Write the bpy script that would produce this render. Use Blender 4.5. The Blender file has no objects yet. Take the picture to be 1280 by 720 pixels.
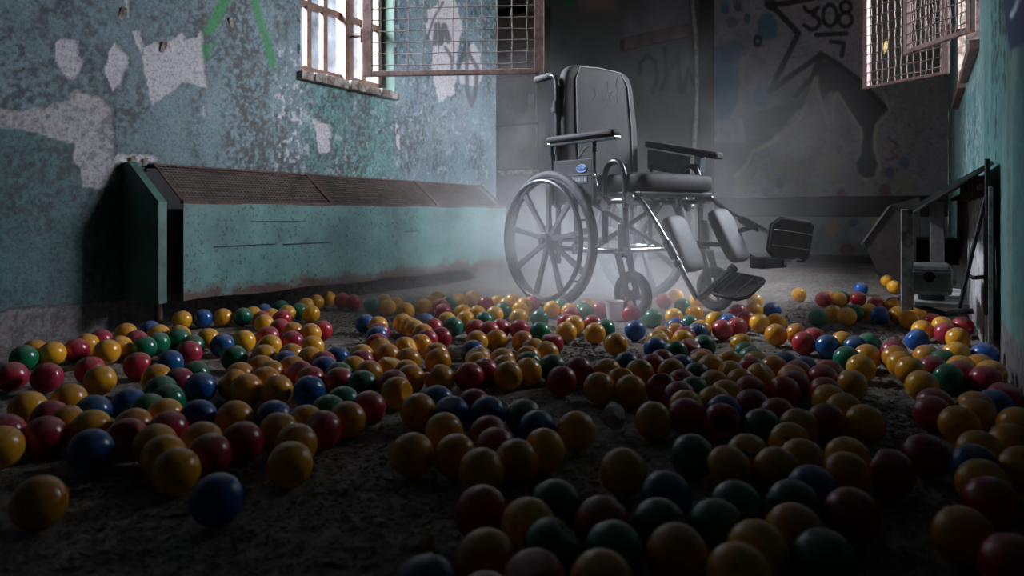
import bpy, bmesh, math, random
import numpy as np
from mathutils import Vector, Matrix

random.seed(7); np.random.seed(7)
sc = bpy.context.scene
COL = sc.collection

# ------------------------------------------------------------------ camera, world, lights, exposure
F, CX, HY, CAMH = 900.0, 640.0, 268.0, 0.42          # focal in px, principal x, horizon y, camera height
cam_d = bpy.data.cameras.new('camera'); cam = bpy.data.objects.new('camera', cam_d); COL.objects.link(cam)
cam.location = (0, 0, CAMH); cam.rotation_euler = (math.pi/2, 0, math.atan(510/F)-math.pi/2)
cam_d.sensor_width = 36; cam_d.lens = F/1280*36; cam_d.shift_y = -(360-HY)/1280
cam_d.clip_start = .05
cam_d.dof.use_dof = True; cam_d.dof.focus_distance = 2.3; cam_d.dof.aperture_fstop = 4.0
sc.camera = cam
sc.view_settings.view_transform = 'Standard'; sc.view_settings.look = 'None'
sc.view_settings.exposure = 0.85; sc.view_settings.gamma = 1.0
sc.view_settings.use_curve_mapping = False
sc.cycles.max_bounces = 5; sc.cycles.diffuse_bounces = 3; sc.cycles.volume_bounces = 1
sc.cycles.transparent_max_bounces = 12; sc.cycles.sample_clamp_indirect = 3.0
sc.cycles.volume_step_rate = 2.0; sc.cycles.volume_max_steps = 64

w = bpy.data.worlds.new('overcast_sky'); sc.world = w; w.use_nodes = True
w.node_tree.nodes['Background'].inputs[0].default_value = (.62, .76, 1, 1)
w.node_tree.nodes['Background'].inputs[1].default_value = .24

# world axes follow the room: x = u along the two long walls, y = w to the left; the camera stands at the origin, turned by A
A = math.atan(510/F); ROT = 0.
SA, CA = math.sin(A), math.cos(A)
WL, WR, UB, UE = 2.54, -.20, 6.84, 4.26               # left wall, right wall, back wall, end of left wall
def W(u, ww, z=0): return Vector((u, ww, z))
def room(X, Y): return (SA*X + CA*Y, -CA*X + SA*Y)
def proj(u, ww, z):
    X = SA*u - CA*ww; Y = CA*u + SA*ww
    return CX + F*X/Y, HY - F*(z-CAMH)/Y
def px_plane_w(px, py, ww):                           # pixel -> (u,z) on a long wall
    k = (px-CX)/F; Y = ww/(-CA*k + SA); return SA*k*Y + CA*Y, CAMH + (HY-py)*Y/F
def px_plane_u(px, py, u):                            # pixel -> (w,z) on a cross wall
    k = (px-CX)/F; Y = u/(SA*k + CA); return -CA*k*Y + SA*Y, CAMH + (HY-py)*Y/F

def area(name, pos, aim, sx, sy, power, col, spread=180):
    d = bpy.data.lights.new(name, 'AREA'); d.shape = 'RECTANGLE'; d.size = sx; d.size_y = sy
    d.energy = power; d.color = col; d.spread = math.radians(spread)
    o = bpy.data.objects.new(name, d); COL.objects.link(o); o.location = pos
    o.rotation_euler = (Vector(aim)-Vector(pos)).to_track_quat('-Z', 'Y').to_euler()
    return o
# daylight outside the windows
area('daylight_left_window_offscreen', W(2.25, 3.75, 2.75), W(3.15, 1.3, .5), 1.5, 1.3, 560, (1, .955, .935), 130)
area('daylight_right_window_one_offscreen', W(4.35, -1.25, 2.3), W(3.3, 1.5, .5), 1.0, 1.2, 220, (1, .92, .86))
area('daylight_right_window_two_offscreen', W(5.45, -1.25, 2.3), W(4.2, 1.6, .5), 1.0, 1.2, 230, (1, .94, .9))

# ------------------------------------------------------------------ helpers
def mat(name):
    m = bpy.data.materials.new(name); m.use_nodes = True
    nt = m.node_tree; b = nt.nodes['Principled BSDF']
    return m, nt, b
def N(nt, t, **kw):
    n = nt.nodes.new(t)
    for k, v in kw.items():
        if k.startswith('i_'): n.inputs[k[2:].replace('_', ' ')].default_value = v
        else: setattr(n, k, v)
    return n
def noise(nt, scale, detail=4, coord='Object', rough=.6):
    tc = N(nt, 'ShaderNodeTexCoord'); n = N(nt, 'ShaderNodeTexNoise')
    n.inputs['Scale'].default_value = scale; n.inputs['Detail'].default_value = detail; n.inputs['Roughness'].default_value = rough
    nt.links.new(tc.outputs[coord], n.inputs['Vector']); return n
def ramp(nt, src, stops):
    r = N(nt, 'ShaderNodeValToRGB'); e = r.color_ramp.elements
    while len(e) < len(stops): e.new(.5)
    for q, (p, c) in zip(e, stops): q.position = p; q.color = (*c, 1) if len(c) == 3 else c
    nt.links.new(src, r.inputs[0]); return r
def mixc(nt, fac, a, b, mode='MIX'):
    m = N(nt, 'ShaderNodeMix', data_type='RGBA', blend_type=mode)
    for k, v in ((0, fac), (6, a), (7, b)):
        if hasattr(v, 'links'): nt.links.new(v, m.inputs[k])
        else: m.inputs[k].default_value = v if k == 0 else (*v, 1)
    return m.outputs[2]
def bump(nt, b, src, strength=.4, dist=.004):
    n = N(nt, 'ShaderNodeBump'); n.inputs['Strength'].default_value = strength; n.inputs['Distance'].default_value = dist
    nt.links.new(src, n.inputs['Height']); nt.links.new(n.outputs[0], b.inputs['Normal'])
def worn(name, c1, c2, rough=.55, metal=0, scale=14, lo=.38, hi=.68, bs=.25, fine=90):
    m, nt, b = mat(name)
    n1 = noise(nt, scale, 8, rough=.7); r = ramp(nt, n1.outputs[0], [(lo, c1), (hi, c2)])
    n2 = noise(nt, fine, 3); c = mixc(nt, .35, r.outputs[0], n2.outputs[0], 'MULTIPLY')
    nt.links.new(c, b.inputs['Base Color'])
    b.inputs['Roughness'].default_value = rough; b.inputs['Metallic'].default_value = metal
    bump(nt, b, n1.outputs[0], bs); return m

M = {}
M['teal'] = worn('teal_painted_metal', (.16, .36, .34), (.09, .20, .18), .5, 0, 5, .4, .75)
M['green_metal'] = worn('green_painted_metal', (.11, .26, .20), (.05, .10, .08), .5, 0, 6)
M['reveal'] = worn('dull_green_reveal', (.035, .09, .06), (.02, .045, .03), .8, 0, 6)
M['rust'] = worn('rusty_metal', (.16, .085, .06), (.05, .03, .025), .8, 0, 20)
M['rust_pink'] = worn('rusty_painted_iron', (.30, .17, .14), (.10, .05, .04), .7, 0, 25)
M['mesh'] = worn('rusty_mesh', (.24, .16, .125), (.08, .05, .04), .85, 0, 30)
M['wire'] = worn('grey_wire', (.30, .25, .22), (.16, .10, .085), .55, .3, 30)
M['wood'] = worn('peeling_window_wood', (.33, .20, .15), (.15, .08, .06), .75, 0, 22)
M['sill'] = worn('peeling_sill', (.48, .42, .38), (.16, .10, .07), .85, 0, 18, .42, .58, .6)
M['dark_wood'] = worn('dark_brown_wood', (.055, .042, .036), (.025, .02, .018), .7, 0, 8)
M['cup_wood'] = worn('brown_cupboard_wood', (.17, .125, .10), (.08, .06, .05), .65, 0, 7)
M['black'] = worn('black_metal', (.016, .016, .018), (.03, .028, .028), .5, .3, 20)
M['frame'] = worn('dark_steel_tube', (.14, .135, .14), (.07, .068, .07), .36, .75, 30, bs=.05)
M['chrome'] = worn('chrome_tube', (.62, .62, .65), (.35, .35, .37), .2, 1, 30, bs=.03)
M['rubber'] = worn('worn_rubber', (.10, .093, .093), (.04, .038, .038), .75, 0, 30)
M['mag'] = worn('grey_plastic_wheel', (.12, .112, .112), (.07, .068, .07), .5, 0, 18)
M['vinyl'] = worn('dark_vinyl', (.06, .05, .052), (.035, .03, .031), .68, 0, 9)
M['vinyl_grey'] = worn('grey_vinyl', (.20, .19, .20), (.14, .13, .135), .6, 0, 12)
M['vinyl_mid'] = worn('greyed_vinyl', (.14, .12, .122), (.10, .09, .09), .6, 0, 12)
M['plate'] = worn('brown_foot_plate', (.07, .05, .045), (.035, .028, .026), .45, .2, 9)
M['board'] = worn('flaking_white_board', (.55, .52, .51), (.14, .11, .10), .8, 0, 16, .45, .65)
M['grey_box'] = worn('grey_cast_metal', (.27, .26, .26), (.13, .12, .12), .5, .3, 16)
M['panel'] = worn('dusty_dark_sheet_metal', (.07, .055, .05), (.03, .025, .022), .7, .2, 6)
M['pipe'] = worn('flaking_white_pipe', (.45, .43, .38), (.2, .18, .15), .8, 0, 26)
M['paper'] = worn('dirty_paper', (.50, .47, .42), (.28, .25, .21), .9, 0, 14)
M['leaf'] = worn('yellow_dry_leaf', (.60, .42, .08), (.35, .22, .05), .7, 0, 30)
M['concrete'] = worn('stained_concrete', (.20, .18, .18), (.09, .08, .08), .9, 0, 12)
M['ceiling'] = worn('stained_plaster', (.30, .29, .28), (.16, .15, .14), .9, 0, 3)
M['blue_badge'] = worn('blue_badge', (.06, .22, .75), (.05, .18, .65), .35, 0, 30, fine=10)
M['white_badge'] = worn('white_print', (.75, .78, .82), (.6, .62, .66), .5, 0, 30)
M['grey_badge'] = worn('grey_print', (.13, .13, .135), (.10, .10, .105), .5, 0, 30)
for k in ('vinyl', 'panel', 'plate'): M[k].node_tree.nodes['Principled BSDF'].inputs['Specular IOR Level'].default_value = .25
M['dim_print'] = worn('faded_print', (.40, .40, .41), (.3, .3, .31), .6, 0, 30)
# dirty glass
m, nt, b = mat('dirty_glass'); M['glass'] = m
tr = N(nt, 'ShaderNodeBsdfTransparent'); tl = N(nt, 'ShaderNodeBsdfTranslucent'); mx = N(nt, 'ShaderNodeMixShader')
tl.inputs[0].default_value = (.75, .85, 1, 1); tr.inputs[0].default_value = (.85, .92, 1, 1)
n = noise(nt, 9, 6); r = ramp(nt, n.outputs[0], [(.35, (.002,)*3), (.7, (.02,)*3)])
nt.links.new(r.outputs[0], mx.inputs[0]); nt.links.new(tr.outputs[0], mx.inputs[1]); nt.links.new(tl.outputs[0], mx.inputs[2])
nt.links.new(mx.outputs[0], nt.nodes['Material Output'].inputs[0])
# painted-surface material: pigment in a colour attribute, grain from noise
def pigment(name, rough=.75, grain=.5, bs=.5, fine=45):
    m, nt, b = mat(name); at = N(nt, 'ShaderNodeAttribute', attribute_name='pigment')
    n1 = noise(nt, fine, 8, rough=.75); r = ramp(nt, n1.outputs[0], [(.34, (.22, .22, .22)), (.52, (1, 1, 1)), (.72, (1.25, 1.25, 1.25))])
    c = mixc(nt, grain, at.outputs['Color'], r.outputs[0], 'MULTIPLY'); nt.links.new(c, b.inputs['Base Color'])
    b.inputs['Roughness'].default_value = rough; bump(nt, b, n1.outputs[0], bs, .003); return m
M['pig_left'] = pigment('flaking_blue_paint', .6, .75, .6, 85)
M['pig_back'] = pigment('mural_paint', .8, .25, .1, 60)
M['pig_right'] = pigment('cracked_teal_paint', .5, .6, .6, 30)

class MB:
    def __init__(s): s.v = []; s.f = []
    def add(s, vs, fs):
        o = len(s.v); s.v += [tuple(v) for v in vs]; s.f += [tuple(i+o for i in f) for f in fs]; return s
    def box(s, x0, x1, y0, y1, z0, z1):
        return s.add([(x, y, z) for x in (x0, x1) for y in (y0, y1) for z in (z0, z1)],
              [(0,1,3,2),(4,6,7,5),(0,4,5,1),(2,3,7,6),(0,2,6,4),(1,5,7,3)])
    def prism(s, poly, axis, a, b):                    # poly in the two other axes (cyclic order), extruded along axis
        n = len(poly); P = []
        for t in (a, b):
            for p, q in poly:
                P.append({'x': (t, p, q), 'y': (p, t, q), 'z': (p, q, t)}[axis])
        return s.add(P, [tuple(range(n))[::-1], tuple(range(n, 2*n))] + [(i, (i+1) % n, n+(i+1) % n, n+i) for i in range(n)])
    def tube(s, pts, r, n=10, caps=True, closed=False):
        pts = [Vector(p) for p in pts]; rs = r if isinstance(r, (list, tuple)) else [r]*len(pts)
        L = len(pts); V = []; up = None
        for i, p in enumerate(pts):
            if closed: t = pts[(i+1) % L]-pts[i-1]
            else: t = pts[min(i+1, L-1)]-pts[max(i-1, 0)]
            t.normalize()
            if up is None: up = Vector((0, 0, 1)) if abs(t.z) < .9 else Vector((1, 0, 0))
            a = t.cross(up); a.normalize(); c = a.cross(t); up = c
            for k in range(n):
                q = 2*math.pi*k/n; V.append(p + (a*math.cos(q)+c*math.sin(q))*rs[i])
        Fs = []
        for i in range(L if closed else L-1):
            j = (i+1) % L
            for k in range(n): Fs.append((i*n+k, i*n+(k+1) % n, j*n+(k+1) % n, j*n+k))
        if caps and not closed: Fs += [tuple(range(n))[::-1], tuple((L-1)*n+k for k in range(n))]
        return s.add(V, Fs)
    def cyl(s, c, axis, r, h, n=20, r2=None):
        c = Vector(c); d = {'x': Vector((1,0,0)), 'y': Vector((0,1,0)), 'z': Vector((0,0,1))}[axis]
        return s.tube([c-d*h/2, c+d*h/2], [r, r if r2 is None else r2], n)
    def ring(s, c, R, r, n=48, m=10, axis='y'):
        pts = []
        for i in range(n):
            q = 2*math.pi*i/n; a, b_ = R*math.cos(q), R*math.sin(q)
            pts.append(Vector(c)+Vector({'y': (a, 0, b_), 'z': (a, b_, 0), 'x': (0, a, b_)}[axis]))
        # a planar loop needs a constant reference axis
        ax = {'y': Vector((0,1,0)), 'z': Vector((0,0,1)), 'x': Vector((1,0,0))}[axis]; V = []; C = Vector(c)
        for p in pts:
            d = (p-C).normalized()
            for k in range(m):
                q = 2*math.pi*k/m; V.append(p + d*math.cos(q)*r + ax*math.sin(q)*r)
        return s.add(V, [(i*m+k, i*m+(k+1) % m, ((i+1) % n)*m+(k+1) % m, ((i+1) % n)*m+k) for i in range(n) for k in range(m)])
    def build(s, name, material, parent=None, smooth=False, bevel=0, sub=0):
        me = bpy.data.meshes.new(name); me.from_pydata(s.v, [], s.f); me.update()
        bm = bmesh.new(); bm.from_mesh(me); bmesh.ops.recalc_face_normals(bm, faces=bm.faces); bm.to_mesh(me); bm.free()
        o = bpy.data.objects.new(name, me); COL.objects.link(o)
        if isinstance(material, str): material = M[material]
        me.materials.append(material)
        if parent: o.parent = parent
        if smooth:
            me.polygons.foreach_set('use_smooth', [True]*len(me.polygons)); me.set_sharp_from_angle(angle=math.radians(50))
        if bevel: q = o.modifiers.new('bevel', 'BEVEL'); q.width = bevel; q.segments = 2; q.limit_method = 'ANGLE'
        if sub: q = o.modifiers.new('sub', 'SUBSURF'); q.levels = sub; q.render_levels = sub
        return o
def empty(name, loc, rz=0.):
    o = bpy.data.objects.new(name, None); COL.objects.link(o); o.location = loc; o.rotation_euler = (0, 0, rz)
    o.empty_display_size = .1; return o
def tag(o, label, cat, group=None, kind=None):
    o['label'] = label; o['category'] = cat
    if group: o['group'] = group
    if kind: o['kind'] = kind
    return o
def structure(o, label=None, cat=None):
    o['kind'] = 'structure'
    if label: o['label'] = label
    if cat: o['category'] = cat
    return o
def turned(o): return o

# numpy noise and masks
_T = np.random.RandomState(3).rand(256, 256)
def vn(x, y):
    xi = np.floor(x).astype(int); yi = np.floor(y).astype(int); fx = x-xi; fy = y-yi
    fx = fx*fx*(3-2*fx); fy = fy*fy*(3-2*fy); g = lambda a, b_: _T[a & 255, b_ & 255]
    return (g(xi, yi)*(1-fx)+g(xi+1, yi)*fx)*(1-fy) + (g(xi, yi+1)*(1-fx)+g(xi+1, yi+1)*fx)*fy
def fbm(x, y, o=5):
    s = 0; a = .5; t = 0
    for i in range(o): s = s+a*vn(x+i*17.3, y+i*9.1); t += a; x = x*2; y = y*2; a *= .55
    return s/t
def sstep(a, b_, x): t = np.clip((x-a)/(b_-a), 0, 1); return t*t*(3-2*t)
def segd(x, y, p, q):
    px, py = p; dx, dy = q[0]-px, q[1]-py; L = dx*dx+dy*dy+1e-9
    t = np.clip(((x-px)*dx+(y-py)*dy)/L, 0, 1); return np.hypot(x-px-t*dx, y-py-t*dy)
def polysd(x, y, poly):                                # negative inside
    d = np.full(x.shape, 1e9); ins = np.zeros(x.shape, bool); n = len(poly)
    for i in range(n):
        p, q = poly[i], poly[(i+1) % n]; d = np.minimum(d, segd(x, y, p, q))
        c = (p[1] > y) != (q[1] > y); xx = (q[0]-p[0])*(y-p[1])/((q[1]-p[1]) or 1e-9)+p[0]; ins ^= c & (x < xx)
    return np.where(ins, -d, d)
def stroke(x, y, pts, wd, soft):
    d = np.full(x.shape, 1e9)
    for p, q in zip(pts, pts[1:]): d = np.minimum(d, segd(x, y, p, q))
    return 1-sstep(wd-soft, wd+soft, d)
def Z(pts, s, ox, oy): return [(ox+a/s, oy+b_/s) for a, b_ in pts]    # crop coordinates -> photo pixels
def lay(col, mask, c): return col*(1-mask[:, None]) + np.array(c)[None, :]*mask[:, None]

def grid(name, material, a, z, P, colour, hole=None):
    """a wall as a fine grid with a pigment colour per vertex; P(a,z,off)->xyz"""
    Agr, Zgr = np.meshgrid(a, z, indexing='ij'); na, nz = Agr.shape; x = Agr.ravel(); y = Zgr.ravel()
    col, off = colour(x, y); co = P(x, y, off)
    me = bpy.data.meshes.new(name)
    ii, jj = np.meshgrid(np.arange(na-1), np.arange(nz-1), indexing='ij'); ii = ii.ravel(); jj = jj.ravel()
    if hole is not None:
        ca = (a[ii]+a[ii+1])/2; cz = (z[jj]+z[jj+1])/2; k = np.ones(len(ii), bool)
        for h in hole: k &= ~((ca > h[0]) & (ca < h[1]) & (cz > h[2]) & (cz < h[3]))
        ii = ii[k]; jj = jj[k]
    q = np.stack([ii*nz+jj, (ii+1)*nz+jj, (ii+1)*nz+jj+1, ii*nz+jj+1], 1).astype(np.int32)
    me.vertices.add(len(co)); me.vertices.foreach_set('co', co.astype(np.float32).ravel())
    me.loops.add(q.size); me.loops.foreach_set('vertex_index', q.ravel())
    me.polygons.add(len(q)); me.polygons.foreach_set('loop_start', np.arange(0, q.size, 4, dtype=np.int32))
    me.update(calc_edges=True); me.validate()
    at = me.attributes.new('pigment', 'FLOAT_COLOR', 'POINT')
    at.data.foreach_set('color', np.concatenate([np.clip(col, 0, 1), np.ones((len(col), 1))], 1).astype(np.float32).ravel())
    me.polygons.foreach_set('use_smooth', [True]*len(q))
    me.materials.append(M[material]); o = bpy.data.objects.new(name, me); COL.objects.link(o); return turned(o)
def axis_steps(parts):                                  # [(start, stop, step), ...] joined
    out = []
    for a, b_, s in parts: out += list(np.arange(a, b_-1e-6, (b_-a)/max(1, round((b_-a)/s))))[0:]
    return np.array(sorted(set(np.round(out+[parts[-1][1]], 5))))

ZT = 2.95                                               # ceiling height
# ------------------------------------------------------------------ left wall
WIN_L = (2.46, 3.16, 1.10, 2.25)
S1 = 3.366; S2 = 3.556
plaster = [Z(p, S1, 0, 0) for p in (
 [(233,185),(262,160),(330,172),(332,230),(352,255),(318,333),(290,333),(262,300),(235,250)],
 [(485,180),(512,200),(543,240),(540,275),(520,300),(510,350),(478,388),(462,340),(445,300),(460,270),(460,220)],
 [(600,235),(608,190),(700,175),(780,140),(785,165),(835,160),(845,125),(860,150),(862,240),(877,370),(845,368),(815,350),(770,350),(740,380),(690,405),(650,447),(632,400),(610,280)],
 [(525,-20),(545,-20),(548,40),(540,72)], [(560,130),(590,125),(605,190),(595,220),(575,180)],
 [(-900,400),(-500,470),(-20,448),(90,468),(165,445),(180,435),(185,465),(220,435),(300,428),(318,375),(420,400),(480,460),(487,600),(490,760),(420,800),(350,780),(340,700),(310,680),(320,610),(200,570),(60,540),(-20,530),(-500,520)],
 [(500,650),(550,655),(600,648),(660,655),(662,675),(480,690)], [(858,450),(870,460),(868,490),(860,500)])]
plaster += [Z(p, S2, 340, 0) for p in ([(185,530),(262,560),(255,670),(210,680),(195,600)],
 [(690,60),(760,-20),(810,-20),(845,120),(830,200),(815,330),(815,420),(770,430),(745,462),(725,400),(710,300),(715,200),(690,150)],
 [(890,180),(925,240),(935,330),(920,390),(840,375),(830,340)], [(553,550),(565,560),(572,670),(562,660)])]
def left_colour(u, z):
    X, Y = proj(u, WL, z)
    wob = (fbm(u*22, z*22, 5)-.5)
    big = fbm(u*3.1+4, z*2.2+1, 5); mid = fbm(u*11+2, z*8, 5); fine = fbm(u*60, z*60, 3)
    streak = fbm(u*9+7, z*1.3+3, 4)
    n = len(u)
    col = np.tile(np.array([.165, .245, .275]), (n, 1)) * (.75+.5*mid)[:, None]
    # greener zone under the window
    g = sstep(372, 392, X)*(1-sstep(480, 500, X))*sstep(-.05, .05, 1.1-z)
    col = lay(col, g*.85, (.11, .29, .27))
    col = lay(col, sstep(.62, .8, big)*.5, (.16, .30, .42))
    # dark green dado at the near end
    dd = polysd(X+wob*10, Y+wob*10, [(-400, 150), (60, 162), (100, 182), (104, 212), (140, 232), (165, 235), (165, 400), (-400, 450)])
    col = lay(col, 1-sstep(-2, 2, dd), (.055, .15, .145))
    # mould: broad dim stains, fine black speckle and runs
    f2 = fbm(u*85+5, z*85+2, 4); f3 = fbm(u*38+1, z*30+6, 5)
    col = lay(col, sstep(.40, .72, big*.6+mid*.4)*.62, (.07, .095, .11))
    mo = sstep(.36, .74, f2*.6+f3*.4)*sstep(.28, .70, fbm(u*5+1, z*3.5+9, 5))
    col = lay(col, np.clip(mo*1.35, 0, .9), (.03, .034, .036))
    runs = sstep(.40, .72, streak)*sstep(.34, .70, f2*.6+f3*.4)*sstep(225, 260, X)*(1-sstep(460, 490, X))
    col = lay(col, np.clip(runs*1.3, 0, .88), (.04, .04, .036))
    spk = sstep(.60, .66, fbm(u*45+3, z*45, 4))*sstep(335, 350, X)*(1-sstep(372, 400, X))*sstep(50, 70, Y)
    col = lay(col, spk*.9, (.52, .50, .50))
    col = lay(col, (sstep(.66, .7, fbm(u*30+9, z*30+4, 5))*(X > 375)*.5), (.42, .43, .44))
    off = wob*.004
    for k, p in enumerate(plaster):
        m_ = 1-sstep(-.7, .9, polysd(X+wob*7, Y+wob*7, p))
        c = np.array([.50, .455, .475]) if k != 5 else np.array([.40, .36, .375])
        col = lay(col, m_, c); off = off - .004*m_*(k not in (9, 10))
        if k == 5: col = lay(col, m_*sstep(.5, .6, fine*.6+mid*.4)*.75, (.12, .11, .11))
    for pts, wd in ((Z([(955,-20),(905,80),(878,128)], S1, 0, 0), 6.5), (Z([(862,190),(870,238)], S1, 0, 0), 3.5),
                    (Z([(905,185),(868,215)], S1, 0, 0), 2), (Z([(1065,-20),(1095,90),(1125,180),(1147,272)], S1, 0, 0), 4.2),
                    (Z([(505,-20),(520,150)], S2, 340, 0), 6)):
        col = lay(col, stroke(X, Y, pts, wd, 3.5)*.92, (.008, .24, .05))
    for pts, wd in ((Z([(725,190),(735,110),(750,190),(765,115),(785,180)], S2, 340, 0), 4), (Z([(690,170),(720,80),(760,10)], S2, 340, 0), 1.6),
                    (Z([(860,180),(880,250),(912,300),(905,410),(888,470),(868,410),(865,300),(870,200)], S2, 340, 0), 2.6),
                    (Z([(770,210),(800,260),(800,320)], S2, 340, 0), 2), (Z([(830,300),(850,230),(870,190)], S2, 340, 0), 2.2)):
        col = lay(col, stroke(X, Y, pts, wd, 1.5)*.85, (.03, .03, .035))
    # bare skirting band below the paint line
    b_ = 1-sstep(.108, .116, z+wob*.02); col = lay(col, b_, (.19, .16, .165)); col = lay(col, b_*sstep(.45, .6, fine)*.7, (.06, .05, .05))
    col = lay(col, (1-sstep(0, .006, np.abs(z+wob*.02-.113)))*.8, (.02, .02, .02))
    col *= (.85+.3*fine)[:, None]
    return col, off
ul = axis_steps([(-2.2, 0, .15), (0, 1.1, .014), (1.1, UE, .0065)]); zl = axis_steps([(-.06, 0, .06), (0, 1.98, .0065), (1.98, WIN_L[3], .09), (WIN_L[3], ZT, .1)])
# keep window edges on the grid
ul = np.array(sorted(set(ul) | {WIN_L[0], WIN_L[1]})); zl = np.array(sorted(set(zl) | {WIN_L[2]}))
o = grid('wall_left', 'pig_left', ul, zl, lambda a, z, off: np.stack([a, np.full_like(a, WL)-off, z], 1), left_colour, [WIN_L])
structure(o, 'flaking blue-grey wall with bare plaster patches and green spray strokes', 'wall')
LW = o
structure(turned(MB().box(UE-.02, UE, WL+.002, 4.4, 0, ZT).build('wall_left_return', 'concrete')))
structure(turned(MB().box(UE-.02, UB, 4.4, 4.45, 0, ZT).build('wall_alcove', 'concrete')))
# reveals
u0, u1, z0, z1 = WIN_L
rv = MB().box(u1, u1+.02, WL, WL+.16, z0, z1).box(u0-.02, u0, WL, WL+.16, z0, z1).box(u0, u1, WL, WL+.16, z1, z1+.02)
structure(turned(rv.build('trim_1', 'reveal')), 'green painted window reveal', 'window reveal')
sill = MB()
for i in range(9):
    a = u0-.015+i*(u1-u0+.03)/9; b_ = u0-.015+(i+1)*(u1-u0+.03)/9 - random.uniform(.002, .008)
    sill.box(a, b_, WL-.03-random.uniform(-.006, .012), WL+.16, z0-.045, z0-random.uniform(0, .008))
structure(turned(sill.build('trim_2', 'sill', bevel=.004)), 'peeling wooden sill under the barred window', 'window sill')

# curled flakes of paint on the left wall, children of the wall
def flake(u, z, s, a, curl, parent, ww=WL-.0015, nrm=-1):
    m_ = MB(); n = 6; V = []
    for i in range(n+1):
        t = i/n
        for sgn, wd in ((-1, 1), (1, .8)):
            hw = s*.28*wd*(1-.75*abs(t-.45)**1.5)*random.uniform(.75, 1.1)
            xx = sgn*hw; zz = -t*s; d = curl*(1-t)**2*s
            ca, sa = math.cos(a), math.sin(a)
            V.append((u+xx*ca-zz*sa, ww+nrm*d, z+xx*sa+zz*ca))
    return m_.add(V, [(2*i, 2*i+1, 2*i+3, 2*i+2) for i in range(n)]).build('paint_flake', 'sill', parent)
for pxy in ((155, 10), (206, 52), (287, 22), (498, 160), (165, 195), (182, 197)):
    uu, zz = px_plane_w(*pxy, WL); flake(uu, zz, random.uniform(.03, .05), random.uniform(-.5, .5), .18, LW)

# ------------------------------------------------------------------ window of the left wall
wroot = structure(empty('window_1', W((u0+u1)/2, WL, z0), ROT), 'wooden casement window with narrow dusty panes', 'window')
def wl(o): o.parent = wroot; return o
uc, hw = (u0+u1)/2, (u1-u0)/2
D0, D1 = .085, .125                                    # frame depth behind wall face
fr = MB().box(-hw, -hw+.035, D0, D1, 0, z1-z0).box(hw-.035, hw, D0, D1, 0, z1-z0).box(-hw, hw, D0, D1, 0, .05).box(-hw, hw, D0, D1, z1-z0-.05, z1-z0)
wl(fr.build('window_frame', 'wood', bevel=.004))
mull = .0 + (2.86-uc)
wl(MB().box(mull-.03, mull+.03, D0-.03, D1, 0, z1-z0).build('mullion', 'wood', bevel=.004))
cols = [(-hw+.035, mull-.03, 3), (mull+.03, hw-.035, 2)]
for a, b_, k in cols:
    for i in range(1, k):
        xx = a+(b_-a)*i/k; wl(MB().box(xx-.015, xx+.015, D0+.005, D1-.005, .05, z1-z0-.05).build('muntin', 'wood'))
    for zz in (.36, .68, .98):
        wl(MB().box(a, b_, D0+.006, D1-.006, zz-.014, zz+.014).build('muntin', 'wood'))
    for i in range(k):
        x0_, x1_ = a+(b_-a)*i/k, a+(b_-a)*(i+1)/k
        zs = [.05, .36, .68, .98, z1-z0-.05]
        for j in range(4): wl(MB().box(x0_+.004, x1_-.004, D0+.018, D0+.022, zs[j], zs[j+1]).build('pane', 'glass'))

# ------------------------------------------------------------------ mesh window guards
def guard(name, hinge, tip, zb, zt, nx, nz, label, fw=.028, stile=None, wire='wire', anchor=None):
    """hinge, tip: room (u,w); frame of angle iron with a woven wire grid"""
    L = math.hypot(tip[0]-hinge[0], tip[1]-hinge[1]); ang = math.atan2(tip[1]-hinge[1], tip[0]-hinge[0])
    r = empty(name, W(hinge[0], hinge[1], zb), ROT+ang); tag(r, label, 'window guard', 'mesh window guards')
    H = zt-zb; st = stile or fw
    f = MB().box(0, st, -.012, .012, 0, H).box(L-st, L, -.012, .012, 0, H).box(st, L-st, -.012, .012, 0, fw*.8).box(st, L-st, -.012, .012, H-fw, H)
    f.build('guard_frame', 'rust_pink', r, bevel=.003)
    for i in range(nx):
        x = st+(L-2*st)*(i+.55)/nx + random.uniform(-.004, .004)
        pts = [(x+.0025*math.sin(j*1.7+i), .0025*(-1)**(i+j), fw*.5+(H-fw)*j/nz) for j in range(nz+1)]
        MB().tube(pts, .003, 5).build('vertical_wire', wire, r, True)
    for j in range(nz):
        z = fw*.8+(H-1.8*fw)*(j+.5)/nz
        pts = [(st*.6+(L-1.2*st)*i/nx, .0025*(-1)**(i+j+1), z+.002*math.sin(i*1.3+j)) for i in range(nx+1)]
        MB().tube(pts, .003, 5).build('horizontal_wire', wire, r, True)
    if anchor:
        ax, ay = anchor[0]-hinge[0], anchor[1]-hinge[1]; lx, ly = ax*math.cos(ang)+ay*math.sin(ang), -ax*math.sin(ang)+ay*math.cos(ang)
        for hz in (.2*H, .8*H): MB().tube([(0, 0, hz), (lx, ly, hz)], .007, 8).build('hinge_arm', 'rust', r, True)
    for hz in (.2*H, .8*H): MB().cyl((-.006, 0, hz), 'z', .009, .07, 10).build('hinge', 'rust', r, True)
    return r
hu, hz_ = px_plane_w(450, 97, WL)
tipX, tipY = .163, 3.667
guard('window_guard', (hu, WL-.02), room(tipX, tipY), 1.135, 2.2, 11, 17, 'rusty wire mesh guard swung open from the casement window left of wheelchair', .036, .05, anchor=(2.86, WL+.06))

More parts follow.
